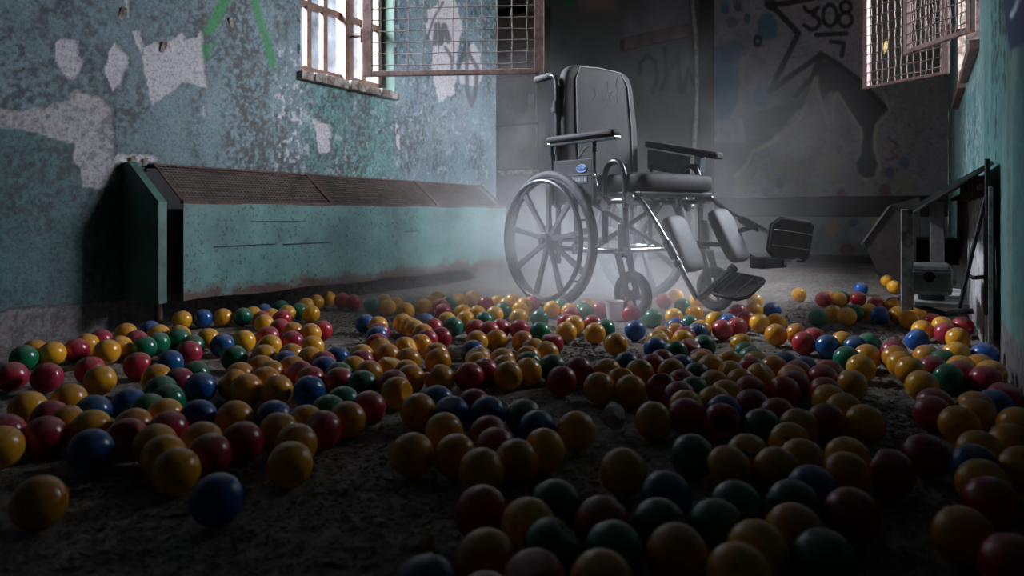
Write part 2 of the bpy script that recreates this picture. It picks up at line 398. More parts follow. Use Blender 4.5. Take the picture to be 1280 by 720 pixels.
# ------------------------------------------------------------------ back wall with the mural
S3 = 4.13
def back_colour(ww, z):
    X, Y = proj(UB, ww, z); wob = fbm(ww*14, z*14, 5)-.5; mid = fbm(ww*7, z*7, 5); fine = fbm(ww*40, z*40, 4); big = fbm(ww*2+3, z*2+8, 4)
    n = len(ww); Xw = X+wob*5; Yw = Y+wob*5
    col = np.tile(np.array([.12, .115, .115]), (n, 1))
    # bay toned a little darker than the wall, beside the upright strip
    bay = (X > 672)*(X < 885)
    col = lay(col, bay*1., (.105, .105, .10)); col = lay(col, bay*sstep(.5, .7, big)*.6, (.14, .14, .13))
    col = lay(col, (1-sstep(-3, 4, polysd(Xw, Yw, [(718, -60), (771, -60), (771, 14), (722, 10)])))*.9, (.24, .17, .16))
    col = lay(col, (1-sstep(-3, 3, np.hypot(X-711, Y-1)-6)), (.03, .18, .06))
    col = lay(col, (1-sstep(-8, 8, polysd(Xw, Yw, [(782, -40), (860, -60), (868, 30), (782, 55)])))*.8, (.20, .195, .20))
    q = lambda p: [(690+a/6.095, b_/6.095) for a, b_ in p]
    for pts in (q([(670,560),(670,480),(730,420),(790,470),(800,600),(770,700)]), q([(860,360),(870,600),(830,680)]), q([(890,560),(960,420),(980,700)]), q([(1000,700),(1040,520),(1080,650)])):
        col = lay(col, stroke(X, Y, pts, 2.6, 1.6)*.85, (.012, .012, .013))
    # mural
    mu = (X > 892)*1.; up = mu*(1-(1-sstep(-1, 1, polysd(X, Y, [(860, 178), (962, 179), (940, 189), (933, 206), (919, 221), (915, 260), (860, 260)]))))
    col = lay(col, mu, (.20, .205, .21)); col = lay(col, up, (.32, .31, .325))
    col = lay(col, up*sstep(.5, .75, fine)*.5, (.13, .12, .13))
    ell = lambda cx, cy, rx, ry: 1-sstep(.85, 1.15, np.hypot((Xw-cx)/rx, (Yw-cy)/ry))
    zz = lambda p: Z(p, S3, 880, 0); z3 = lambda p: Z(p, S3, 880, 160)
    col = lay(col, (1-sstep(-3, 3, polysd(Xw, Yw, zz([(50,250),(130,210),(195,215),(190,290),(170,360),(190,430),(180,540),(120,620),(50,610)]))))*.85, (.10, .24, .36))
    col = lay(col, (1-sstep(-4, 4, polysd(Xw, Yw, zz([(270,250),(330,330),(345,480),(300,560),(220,600),(200,420),(215,320)]))))*.7, (.21, .19, .26))
    for cx, cy, rx, ry, c in ((325,140,50,78,(.05,.15,.24)),(105,40,24,32,(.05,.16,.26)),(220,92,18,28,(.05,.12,.2)),(175,30,20,30,(.1,.08,.11)),(145,115,30,30,(.17,.14,.18)),(300,500,45,60,(.1,.17,.25))):
        col = lay(col, ell(880+cx/S3, cy/S3, rx/S3, ry/S3)*.9, c)
    col = lay(col, ell(880+278/S3, 215/S3, 25/S3, 34/S3), (.012, .012, .014)); col = lay(col, ell(880+282/S3, 215/S3, 8/S3, 12/S3), (.2, .2, .21))
    K = (.018, .018, .02)
    def st_(p, wd, c=K, soft=1.3, op=.93):
        nonlocal col; col = lay(col, stroke(X, Y, p, wd/S3, soft)*op, c)
    def fill(p, c=K, op=.93):
        nonlocal col; col = lay(col, (1-sstep(-1.5, 1.5, polysd(Xw, Yw, p)))*op, c)
    fill(zz([(600,262),(700,340),(830,440),(950,560),(885,640),(865,740),(825,740),(800,660),(745,560),(700,490),(660,470),(610,515),(585,380),(560,430),(480,520),(200,600),(210,690),(300,700),(420,640),(540,520)]), (.045, .044, .047))
    fill(zz([(200,605),(480,510),(430,640),(330,735),(215,735)]), (.06, .058, .062), .7)
    st_(zz([(560,-8),(350,28),(488,172),(340,470),(600,285)]), 15); st_(zz([(340,20),(350,28)]), 30)
    st_(zz([(600,285),(560,400),(470,500)]), 14); st_(zz([(600,275),(700,335),(820,430),(940,560)]), 14)
    for p in ([(518,36),(530,58),(555,64),(588,40),(562,78),(590,95),(597,122),(580,148),(550,154),(516,130)], [(650+36*math.cos(q), 80+56*math.sin(q)) for q in np.linspace(0, 6.283, 17)],
              [(732+27*math.cos(q), 36+30*math.sin(q)) for q in np.linspace(0, 6.283, 13)], [(730+34*math.cos(q), 102+36*math.sin(q)) for q in np.linspace(0, 6.283, 15)], [(580,180),(735,172)], [(655,215),(722,222),(712,290)]):
        st_(zz(p), 11 if len(p) > 2 else 12, (.02, .02, .022), 1.0)
    YG = (.46, .46, .33)
    for p in ([(360,735),(500,610),(575,400),(600,515),(640,635),(665,610),(668,520),(690,475),(740,560),(805,660),(820,735)], [(925,470),(960,578),(890,640),(868,735)]): st_(zz(p), 6, YG, 1.2, .9)
    for p in ([(430,0),(340,80),(250,120),(220,190),(160,250)], [(820,0),(815,80),(780,200),(830,265),(890,250),(910,200),(880,100),(885,0)]): st_(z3(p), 8, YG, 1.4, .9)
    fill(z3([(820,-10),(815,90),(790,200),(830,255),(880,245),(895,200),(872,100),(880,-10)]), (.04, .04, .044), .9)
    col = lay(col, ell(880+838/S3, 160+200/S3, 50/S3, 58/S3)*.9, (.04, .04, .044))
    for cx, cy, r_, c in ((345,245,18,0),(475,205,24,0),(455,305,26,0),(580,325,24,0),(635,165,26,0),(675,230,26,0),(190,295,22,0),(400,215,20,0),(835,325,24,0),(1045,300,30,0),
                          (700,110,20,1),(937,325,30,1),(710,340,22,1),(740,630,34,1),(960,230,26,2),(1040,180,26,2),(320,325,22,2),(770,488,26,2),(660,515,36,3),(890,490,34,3),(390,290,22,2)):
        col = lay(col, ell(880+cx/S3, 160+cy/S3, r_/S3, r_*1.15/S3)*.8, [(.34, .31, .20), (.20, .055, .055), (.06, .12, .22), (.42, .30, .12)][c])
    st_(z3([(950,50),(1000,90),(965,120),(1000,150),(940,165)]), 7, (.2, .06, .07), 1.2, .7)
    # low dado below the rail
    lo = (z < .40)*mu; base = lo*1.
    colL = lay(np.tile(np.array([.24, .285, .26]), (n, 1)), sstep(.5, .7, mid)*.5, (.17, .20, .19))
    for cx, cy, r_, c in ((740,630,34,(.20,.055,.055)),(770,488,26,(.06,.12,.22)),(660,515,36,(.42,.30,.12)),(890,490,34,(.42,.30,.12))):
        colL = lay(colL, ell(880+cx/S3, 160+cy/S3, r_/S3, r_*1.15/S3)*.8, c)
    col = col*(1-base[:, None])+colL*base[:, None]
    col = lay(col, 1-sstep(.06, .075, z), (.05, .045, .042))
    col *= (.72+.56*mid)[:, None]; col = lay(col, sstep(.5, .75, big*.7+mid*.3)*.5, (.03, .03, .03))
    return col, wob*.003
wb = axis_steps([(WR-.02, 2.6, .009), (2.6, 4.45, .03)]); zb = axis_steps([(-.06, 0, .06), (0, 2.35, .009), (2.35, ZT, .1)])
o = grid('wall_back', 'pig_back', wb, zb, lambda a, z, off: np.stack([np.full_like(a, UB)-off, a, z], 1), back_colour)
structure(o, 'smoke-stained back wall with a black star mural and 308', 'wall')
wA = px_plane_u(876, 100, UB)[0]; wB = px_plane_u(893, 100, UB)[0]
structure(turned(MB().box(UB-.05, UB, wB, wA, 0, ZT).build('trim_3', 'dark_wood', bevel=.006)), 'dark upright strip in place of a recess beside the star mural', 'wall strip')  # strip coloured dark to stand in for the dark recess at the mural edge
structure(turned(MB().box(UB-.025, UB, WR+.003, wB-.005, .40, .555).box(UB-.04, UB, WR+.003, wB-.005, .555, .575).build('trim_4', 'dark_wood', bevel=.004)), 'dark brown rail across the back wall under the mural', 'wall rail')
# flaking pipe
pp = []
for py, pxx in ((-40, 868), (10, 872), (50, 876), (110, 877.5), (160, 875), (200, 873), (260, 872), (316, 872)):
    wv, zv = px_plane_u(pxx-6, py, UB-.03); pp.append((UB-.03, wv, zv if py < 316 else .001))
pr = turned(MB().tube(pp, [.016, .018, .02, .022, .026, .022, .02, .02], 10).build('wall_pipe', 'pipe', smooth=True))
tag(pr, 'flaking pale pipe running up the dark back wall beside the dark upright strip', 'pipe')
# slanting plank on the dark bay
pa = px_plane_u(781, 59, UB-.03); pb = px_plane_u(860, 42, UB-.03); hgt = .11
pl = MB(); P4 = [(pa[0], pa[1]-.03), (pb[0], pb[1]-.03), (pb[0], pb[1]+hgt-.02), (pa[0], pa[1]+hgt-.02)]
pl.prism([(a, b_) for a, b_ in P4], 'x', UB-.045, UB-.002)
tag(turned(pl.build('plank', 'cup_wood', bevel=.004)), 'weathered plank nailed aslant across the dark wall behind the wheelchair', 'plank')
# built-in cupboard in the alcove
cw0 = px_plane_u(672, 150, UB-.30)[0]; cw1 = 4.38
cr = empty('cupboard', W(UB-.15, (cw0+cw1)/2, 0), ROT); tag(cr, 'brown built-in cupboard with panelled doors behind the end of the blue wall', 'cupboard')
hw_ = (cw1-cw0)/2; H_ = 2.6
MB().box(-.12, .145, -hw_, hw_, 0, H_).build('body', 'dark_wood', cr)
zl_ = [px_plane_u(640, y, UB-.3)[1] for y in (320, 219, 214, 156, 97, 62, 8, -60)]
dk = 0
for (za, zb_) in ((.08, zl_[1]), (zl_[2]+.02, zl_[3]-.015), (zl_[3]+.015, zl_[4]), (zl_[4]+.02, zl_[5]), (zl_[5]+.02, zl_[6]), (zl_[6]+.03, 2.5)):
    nd = max(2, round(2*hw_/.42))
    for i in range(nd):
        a = -hw_+.02+(2*hw_-.04)*i/nd; b_ = -hw_+.02+(2*hw_-.04)*(i+1)/nd-.012
        d = MB().box(-.142, -.12, a, b_, za, zb_).build('door', 'cup_wood', cr, bevel=.004)
        if dk % 3 == 1: MB().box(-.150, -.142, a+.03, a+.09, (za+zb_)/2-.05, (za+zb_)/2+.05).build('door_plate', 'grey_box', d)
        dk += 1
MB().box(-.17, -.12, -hw_, hw_, zl_[1], zl_[2]+.01).build('ledge', 'sill', cr, bevel=.003)

# ------------------------------------------------------------------ right wall
WIN_R = [(3.32, 4.14, 1.10, 2.25), (4.30, 5.14, 1.10, 2.25)]
def right_colour(u, z):
    X, Y = proj(u, WR, z); wob = fbm(u*9, z*14, 5)-.5; mid = fbm(u*5, z*9, 5); fine = fbm(u*30, z*40, 4); streak = fbm(u*7+2, z*.9, 4)
    n = len(u); col = np.tile(np.array([.08, .21, .19]), (n, 1))*(.6+.8*mid)[:, None]
    col = lay(col, sstep(.5, .7, streak)*.6, (.22, .30, .285))
    col = lay(col, sstep(.52, .62, fbm(u*4+5, z*.8+2, 3))*sstep(.5, .62, fine)*.9, (.025, .03, .03))
    col = lay(col, sstep(.50, .56, fine+wob*.25)*(1-sstep(.0, .10, np.abs(u-4.22)))*.95, (.62, .62, .63))
    col = lay(col, sstep(.56, .62, fine)*(u > 3.2)*.6, (.5, .5, .5))
    col = lay(col, (1-sstep(.0, .02, np.abs(u-2.62+wob*.05)))*sstep(.42, .52, fine)*.9, (.01, .012, .012))
    pol = [(1252, -40), (1300, -40), (1300, 40), (1275, 58), (1262, 62), (1256, 30)]
    col = lay(col, 1-sstep(-2, 2, polysd(X, Y, pol)), (.012, .035, .10))
    col = lay(col, stroke(X, Y, [(1275, -5), (1268, 12), (1264, 20)], 2.2, 2)*.8, (.6, .7, .8))
    b_ = 1-sstep(.11, .118, z+wob*.03); col = lay(col, b_, (.16, .14, .14)); col = lay(col, b_*sstep(.48, .6, fine)*.7, (.05, .045, .045))
    return col, wob*.004
ur = np.array(sorted(set(axis_steps([(-2.2, 1.8, .2), (1.8, 4.4, .009), (4.4, UB, .014)])) | {q for w_ in WIN_R for q in w_[:2]}))
zr = np.array(sorted(set(axis_steps([(-.06, 0, .06), (0, 2.25, .009), (2.25, ZT, .1)])) | {1.10}))
RW = structure(grid('wall_right', 'pig_right', ur, zr, lambda a, z, off: np.stack([a, np.full_like(a, WR)+off, z], 1), right_colour, WIN_R), 'cracked teal painted wall with white flaking streaks between its windows', 'wall')
for k, (a, b_, z0_, z1_) in enumerate(WIN_R):
    r = structure(empty('window_%d' % (k+2), W((a+b_)/2, WR, z0_), ROT), 'tall wooden window in the teal wall, half hidden by its swung guard', 'window')
    h = (b_-a)/2; H = z1_-z0_
    MB().box(-h-.02, -h, -.17, 0, 0, H).box(h, h+.02, -.17, 0, 0, H).box(-h, h, -.17, 0, H, H+.02).build('reveal', 'sill', r)
    MB().box(-h-.01, h+.01, -.17, .035, -.04, 0).build('sill', 'rust_pink', r, bevel=.004)
    MB().box(-h, -h+.05, -.15, -.11, 0, H).box(h-.05, h, -.15, -.11, 0, H).box(-h, h, -.15, -.11, 0, .06).box(-h, h, -.15, -.11, H-.06, H).build('window_frame', 'wood', r, bevel=.004)
    for i in (1, 2): MB().box(-h+2*h*i/3-.012, -h+2*h*i/3+.012, -.145, -.115, .06, H-.06).build('muntin', 'wood', r)
    for zz in (.36, .7): MB().box(-h+.05, h-.05, -.143, -.117, zz-.012, zz+.012).build('muntin', 'wood', r)
    for i in range(3):
        for j, (za, zb_) in enumerate(((.06, .36), (.36, .7), (.7, H-.06))):
            MB().box(-h+2*h*i/3+.004, -h+2*h*(i+1)/3-.004, -.132, -.128, za, zb_).build('pane', 'glass', r)
def at_z(px, py, z):
    Y = (z-CAMH)*F/(HY-py); return room((px-CX)/F*Y, Y)
g1h, g1t = at_z(1186, 92, 1.13), at_z(1080, 112, 1.13)
guard('window_guard', g1h, g1t, 1.13, 2.2, 12, 20, 'wide wire mesh guard with pinkish stile and a dry leaf caught in it', .018, .028, 'mesh', (g1h[0], WR-.005))
g2h, g2t = at_z(1231, 38, 1.13), at_z(1132, 69, 1.13)
guard('window_guard', (g2h[0], max(g2h[1], WR+.02)), g2t, 1.13, 2.2, 12, 22, 'dark rusty mesh guard overlapping the wider guard on the teal wall', .025, .022, 'mesh', (min(g2h[0], 3.305), WR-.005))
# leaf caught in the guard
lu = at_z(1106, 60, 1.13); t_ = (1106-1080)/(1186-1080)
lf_u = g1t[0]+(g1h[0]-g1t[0])*t_; lf_w = g1t[1]+(g1h[1]-g1t[1])*t_; p = W(lf_u, lf_w); zl_f = CAMH+(HY-60)*(CA*lf_u+SA*lf_w)/F
lf = MB(); V = []
for i in range(7):
    t = i/6; wd = .012*math.sin(math.pi*min(.97, t*.9+.06)); V += [(-wd+.015*t, -.004-.006*math.sin(t*5), .09*t), (wd+.015*t, -.006, .09*t)]
lo = lf.add(V, [(2*i, 2*i+1, 2*i+3, 2*i+2) for i in range(6)]).build('dry_leaf', 'leaf'); lo.location = (p.x-.012, p.y-.004, zl_f-.04); lo.rotation_euler = (0, 0, -math.pi/2+A)
tag(lo, 'small yellow dry leaf caught in the wire mesh guard', 'leaf')

# ------------------------------------------------------------------ floor, ceiling, near wall
m, nt, b = mat('dirty_floor'); M['floor'] = m
n1 = noise(nt, 3.2, 8, rough=.7); n2 = noise(nt, 45, 6, rough=.7); n3 = noise(nt, 160, 3)
r1 = ramp(nt, n1.outputs[0], [(.35, (.22, .18, .155)), (.62, (.40, .335, .29))]); r2 = ramp(nt, n2.outputs[0], [(.36, (.25, .25, .25)), (.55, (.9, .9, .9)), (.72, (1.7, 1.65, 1.6))])
c = mixc(nt, .85, r1.outputs[0], r2.outputs[0], 'MULTIPLY'); nt.links.new(c, b.inputs['Base Color']); b.inputs['Roughness'].default_value = .9
ad = N(nt, 'ShaderNodeMath', operation='ADD'); nt.links.new(n2.outputs[0], ad.inputs[0]); nt.links.new(n3.outputs[0], ad.inputs[1]); bump(nt, b, ad.outputs[0], .9, .012)
def floor_h(x, y): return (fbm(x*5, y*5, 4)-.5)*.012 + (fbm(x*24, y*24, 3)-.5)*.007 - .003
fx = np.arange(-2.3, UB+.05, .02); fy = np.arange(WR-.02, 4.45, .02)
FX, FY = np.meshgrid(fx, fy, indexing='ij'); fz = floor_h(FX.ravel(), FY.ravel())
co = np.stack([FX.ravel(), FY.ravel(), fz], 1); na, nb = FX.shape
ii, jj = np.meshgrid(np.arange(na-1), np.arange(nb-1), indexing='ij'); ii = ii.ravel(); jj = jj.ravel()
me = bpy.data.meshes.new('floor'); me.from_pydata(co.tolist(), [], np.stack([ii*nb+jj, (ii+1)*nb+jj, (ii+1)*nb+jj+1, ii*nb+jj+1], 1).tolist())
me.polygons.foreach_set('use_smooth', [True]*len(me.polygons)); me.materials.append(M['floor'])
fo = turned(bpy.data.objects.new('floor', me)); COL.objects.link(fo); structure(fo, 'bare floor covered in grey-brown dirt and rubble dust', 'floor')
structure(turned(MB().box(-2.3, UB+.05, WR-.02, 4.45, ZT, ZT+.05).build('ceiling', 'ceiling')))
nw = MB().box(-2.3, -2.2, WR-.02, WL, -.06, ZT)
structure(turned(nw.build('wall_near', 'concrete')))

# ------------------------------------------------------------------ convector units
def convector_left():
    ub, dep = 1.592, .205; L0, L1 = 1.69, 4.03
    r = empty('convector_cover', W(ub, WL, 0), ROT); tag(r, 'long teal convector cover with sloping rusty grille along the blue wall', 'radiator cover')
    zt, zf, zb_ = .612, .462, .105
    f = -dep
    prof = [(-.002, zb_), (f, zb_), (f, zf), (-.03, zt), (-.002, zt)]
    MB().prism(prof, 'x', 0, .016).build('end_panel', 'green_metal', r, bevel=.002)
    ec = MB(); ec.add([(x, y, z) for (y, z) in ((-.03, zt+.002), (f-.003, zf+.002), (f-.003, zb_)) for x in (.0, .032)], [(0, 1, 3, 2), (2, 3, 5, 4)])
    q = ec.build('end_panel_lip', 'green_metal', r); sm = q.modifiers.new('s', 'SOLIDIFY'); sm.thickness = .003
    a, b_ = L0-ub, L1-ub
    # front panel, bottom edge a bit warped
    n = 40; V = []
    for i in range(n+1):
        x = a+(b_-a)*i/n; wv = .004*math.sin(i*.7)
        V += [(x, f+wv*.3, zf), (x, f+.004*math.sin(i*.33), zb_+wv-.012*(i/n))]
    fp = MB().add(V, [(2*i, 2*i+1, 2*i+3, 2*i+2) for i in range(n)]).build('front_panel', 'teal_front', r)
    sm = fp.modifiers.new('s', 'SOLIDIFY'); sm.thickness = .004; sm.offset = 1
    MB().box(a, b_, -.03, -.002, zt-.012, zt).build('top_strip', 'rust', r, bevel=.002)
    MB().box(a, b_, f-.004, f+.016, zf-.004, zf+.010).build('front_edge_strip', 'rust', r, bevel=.002)
    seg = [a, 2.47-ub, 3.305-ub, b_]
    for k in range(3):
        s0, s1 = seg[k], seg[k+1]
        for x in (s0, s1-.014):
            MB().add([(xx, y, z+dz) for xx in (x, x+.014) for (y, z) in ((-.03, zt-.004), (f+.01, zf+.006)) for dz in (0, .006)], [(0,1,3,2),(4,6,7,5),(0,4,5,1),(2,3,7,6),(0,2,6,4),(1,5,7,3)]).build('grille_frame', 'rust', r)
        gm = MB(); nl = 14; y0_, y1_, zz0, zz1 = -.034, f+.012, zt-.006, zf+.005
        for i in range(nl+1):
            t = i/nl; y, z = y0_+(y1_-y0_)*t, zz0+(zz1-zz0)*t; gm.box(s0+.01, s1-.01, y-.0015, y+.0015, z-.0015, z+.0015)
        nn = int((s1-s0)/.017)
        for i in range(nn):
            x = s0+.012+(s1-s0-.024)*i/(nn-1)
            gm.add([(xx, y, z+dz) for xx in (x-.0013, x+.0013) for (y, z) in ((y0_, zz0), (y1_, zz1)) for dz in (-.001, .001)], [(0,1,3,2),(4,6,7,5),(0,4,5,1),(2,3,7,6),(0,2,6,4),(1,5,7,3)])
        gm.build('grille', 'mesh', r)
    MB().box(.018, b_-.013, -.011, -.003, .11, zt-.016).build('dark_backing', 'black', r)  # black sheet added behind the grille so the inside looks shaded
    MB().box(a, b_, f+.03, -.014, .17, .44).build('heating_core', 'black', r)
    MB().tube([(.05, f+.07, .0), (.05, f+.07, .45)], .014, 10).build('riser_pipe', 'rust', r, True)
    MB().prism([(-.002, .12), (f+.012, .12), (f+.012, zf-.02), (-.03, zt-.03), (-.002, zt-.03)], 'x', b_-.012, b_).build('end_panel', 'teal', r)
    # small streaks of bare metal and cuts
    for (x0, z, l, t) in ((.13, .295, .30, .004), (.47, .29, .28, .006), (.86, .30, .10, .003), (.30, .39, .30, .003), (.80, .255, .10, .003), (1.3, .33, .12, .003)):
        MB().box(a+x0, a+x0+l, f-.0055, f-.002, z, z+t).build('scratch', 'black', r)
    return r
# teal front with rust creeping up from the bottom edge
m, nt, b = mat('teal_front_panel'); M['teal_front'] = m
tc = N(nt, 'ShaderNodeTexCoord'); sx = N(nt, 'ShaderNodeSeparateXYZ'); nt.links.new(tc.outputs['Object'], sx.inputs[0])
n1 = noise(nt, 7, 8, rough=.7); ma = N(nt, 'ShaderNodeMath', operation='MULTIPLY_ADD'); nt.links.new(n1.outputs[0], ma.inputs[0]); ma.inputs[1].default_value = -.24; nt.links.new(sx.outputs[2], ma.inputs[2])
r1 = ramp(nt, ma.outputs[0], [(0, (.10, .06, .045)), (.004, (.12, .10, .09)), (.03, (.115, .255, .235))])
n2 = noise(nt, 4, 6); r2 = ramp(nt, n2.outputs[0], [(.35, (.55, .55, .55)), (.65, (1.15, 1.15, 1.15))])
n3 = noise(nt, 70, 4, rough=.7); r3 = ramp(nt, n3.outputs[0], [(.33, (.3, .25, .22)), (.45, (1, 1, 1))])
c = mixc(nt, 1., mixc(nt, 1., r1.outputs[0], r2.outputs[0], 'MULTIPLY'), r3.outputs[0], 'MULTIPLY'); nt.links.new(c, b.inputs['Base Color']); b.inputs['Roughness'].default_value = .5
bump(nt, b, n2.outputs[0], .3, .01)
convector_left()

def convector_right():
    ub, L = 2.49, 2.3
    r = empty('convector_cover', W(ub, WR+.015, 0), ROT); tag(r, 'gutted convector cover with open end, bare pipes and grey box on teal wall', 'radiator cover')
    zt, zf, zb_, dep = .575, .432, .13, .222             # local y runs into the room
    V = [(0, .004, zt), (L, .004, zt), (0, dep*.42, zt-.055), (L, dep*.42, zt-.055), (0, dep, zf), (L, dep, zf)]
    q = MB().add(V, [(0, 1, 3, 2), (2, 3, 5, 4)]).build('sloping_top', 'board', r); s = q.modifiers.new('s', 'SOLIDIFY'); s.thickness = .012
    MB().box(.95, L, dep-.004, dep+.012, .15, zf).build('front_panel', 'board', r, bevel=.002)
    MB().box(.0, .015, dep-.02, dep+.014, .13, zf+.004).build('front_upright', 'board', r, bevel=.002)
    for i in range(13):
        x = -.02+i*.16; MB().box(x, x+.15, .003, .012+random.uniform(0, .006), .0+random.uniform(0, .02), .50).build('back_board', 'board', r, bevel=.002)
    MB().tube([(-.01, .03, .50), (L*.9, .03, .50)], .011, 10).build('rusty_pipe', 'rust', r, True)
    for x in (.05, .25, .5, .8): MB().box(x, x+.012, .012, .05, .47, .535).build('pipe_bracket', 'rust', r)
    for i in range(5):
        x = .85+.09*i; MB().box(x, x+.03, .10, .15, .20, .47).build('fin', 'grey_box', r, bevel=.003)
    MB().box(1.35, 1.95, .03, .2, .19, .30).build('heating_core', 'black', r)
    # long black rod and foot bar
    MB().tube([(-.01, .02, .47), (-.012, .055, .30), (-.01, .085, .145)], .006, 8).build('rod', 'black', r, True)
    MB().tube([(-.012, .0165, .58), (-.012, .018, .13)], .007, 8).build('rod', 'black', r, True)
    MB().tube([(-.01, .02, .24), (0, .05, .235), (.02, .06, .24)], .006, 8).build('hook', 'black', r, True)
    MB().tube([(-.012, .05, .14), (-.005, .12, .125), (.03, .19, .14), (.06, .24, .16)], .008, 8).build('foot_bar', 'black', r, True)
    MB().box(-.01, .5, .06, .20, .145, .158).build('base_tray', 'board', r, bevel=.002)
    # grey cast box with a clasp
    bx = MB().box(.03, .22, .10, .222, .175, .265).build('valve_box', 'grey_box', r, bevel=.012)
    MB().box(.024, .03, .105, .217, .236, .246).build('lid_strap', 'grey_box', bx, bevel=.001)
    MB().cyl((.024, .16, .232), 'x', .016, .012, 14).build('clasp', 'chrome', bx, True)
    MB().box(.018, .03, .14, .182, .222, .230).build('clasp_arm', 'grey_box', bx)
    MB().box(.06, .10, .12, .19, .158, .176).build('box_foot', 'grey_box', bx)
    return r
convector_right()
# dark panel fallen against the far part of the convector
c3 = [(1080, 303), (1114, 256), (1150, 246), (1150, 330), (1102, 326)]
pu = 4.95
P3 = [px_plane_u(x, y, pu) for x, y in c3]; P3[3] = (P3[3][0], 0.); P3[4] = (P3[4][0], 0.)
wmin = min(p[0] for p in P3); P3 = [(max(p[0], WR+.01), max(p[1], -.004)) for p in P3]
fpn = MB().prism(P3, 'x', pu, pu+.012)
fpn = turned(fpn.build('fallen_panel', 'panel', bevel=.002)); tag(fpn, 'dark bent sheet-metal panel propped behind the gutted convector', 'metal panel')
MB().prism([(P3[1][0], P3[1][1]), (P3[1][0]+.02, P3[1][1]-.012), (P3[0][0]+.02, P3[0][1]-.012), (P3[0][0], P3[0][1])], 'x', pu-.03, pu).build('folded_edge', 'grey_box', fpn)

# ------------------------------------------------------------------ wheelchair
HD = Vector((.6, -.8)); ch = empty('wheelchair', (*room(.396, 3.374), 0), math.atan2(HD.y, HD.x)-(math.pi/2-A))
tag(ch, 'dusty dark wheelchair with tall padded back and raised leg rests', 'wheelchair')
WR_ = .305
def smooth_path(pts, k=6):
    pts = [Vector(p) for p in pts]; out = []
    for i in range(len(pts)-1):
        p0 = pts[max(i-1, 0)]; p1 = pts[i]; p2 = pts[i+1]; p3 = pts[min(i+2, len(pts)-1)]
        for j in range(k):
            t = j/k; out.append(.5*((2*p1)+(p2-p0)*t+(2*p0-5*p1+4*p2-p3)*t*t+(3*p1-p0-3*p2+p3)*t**3))
    return out+[pts[-1]]
def cushion(name, sx, sy, sz, round_, parent, material, loc, rot=(0, 0, 0), puff=.0, shape=None):
    """superellipsoid pad"""
    n, m_ = 28, 14; V = []
    sg = lambda v, e: math.copysign(abs(v)**e, v)
    for i in range(m_+1):
        ph = -math.pi/2+math.pi*i/m_
        for j in range(n):
            th = 2*math.pi*j/n; e1, e2 = round_
            x = sg(math.cos(ph), e1)*sg(math.cos(th), e2); y = sg(math.cos(ph), e1)*sg(math.sin(th), e2); z = sg(math.sin(ph), e1)
            if shape: x, y, z = shape(x, y, z)
            V.append((x*sx/2, y*sy/2, z*sz/2))
    Fs = [(i*n+j, i*n+(j+1) % n, (i+1)*n+(j+1) % n, (i+1)*n+j) for i in range(m_) for j in range(n)]
    o = MB().add(V, Fs).build(name, material, parent, True); o.location = loc; o.rotation_euler = rot
    return o
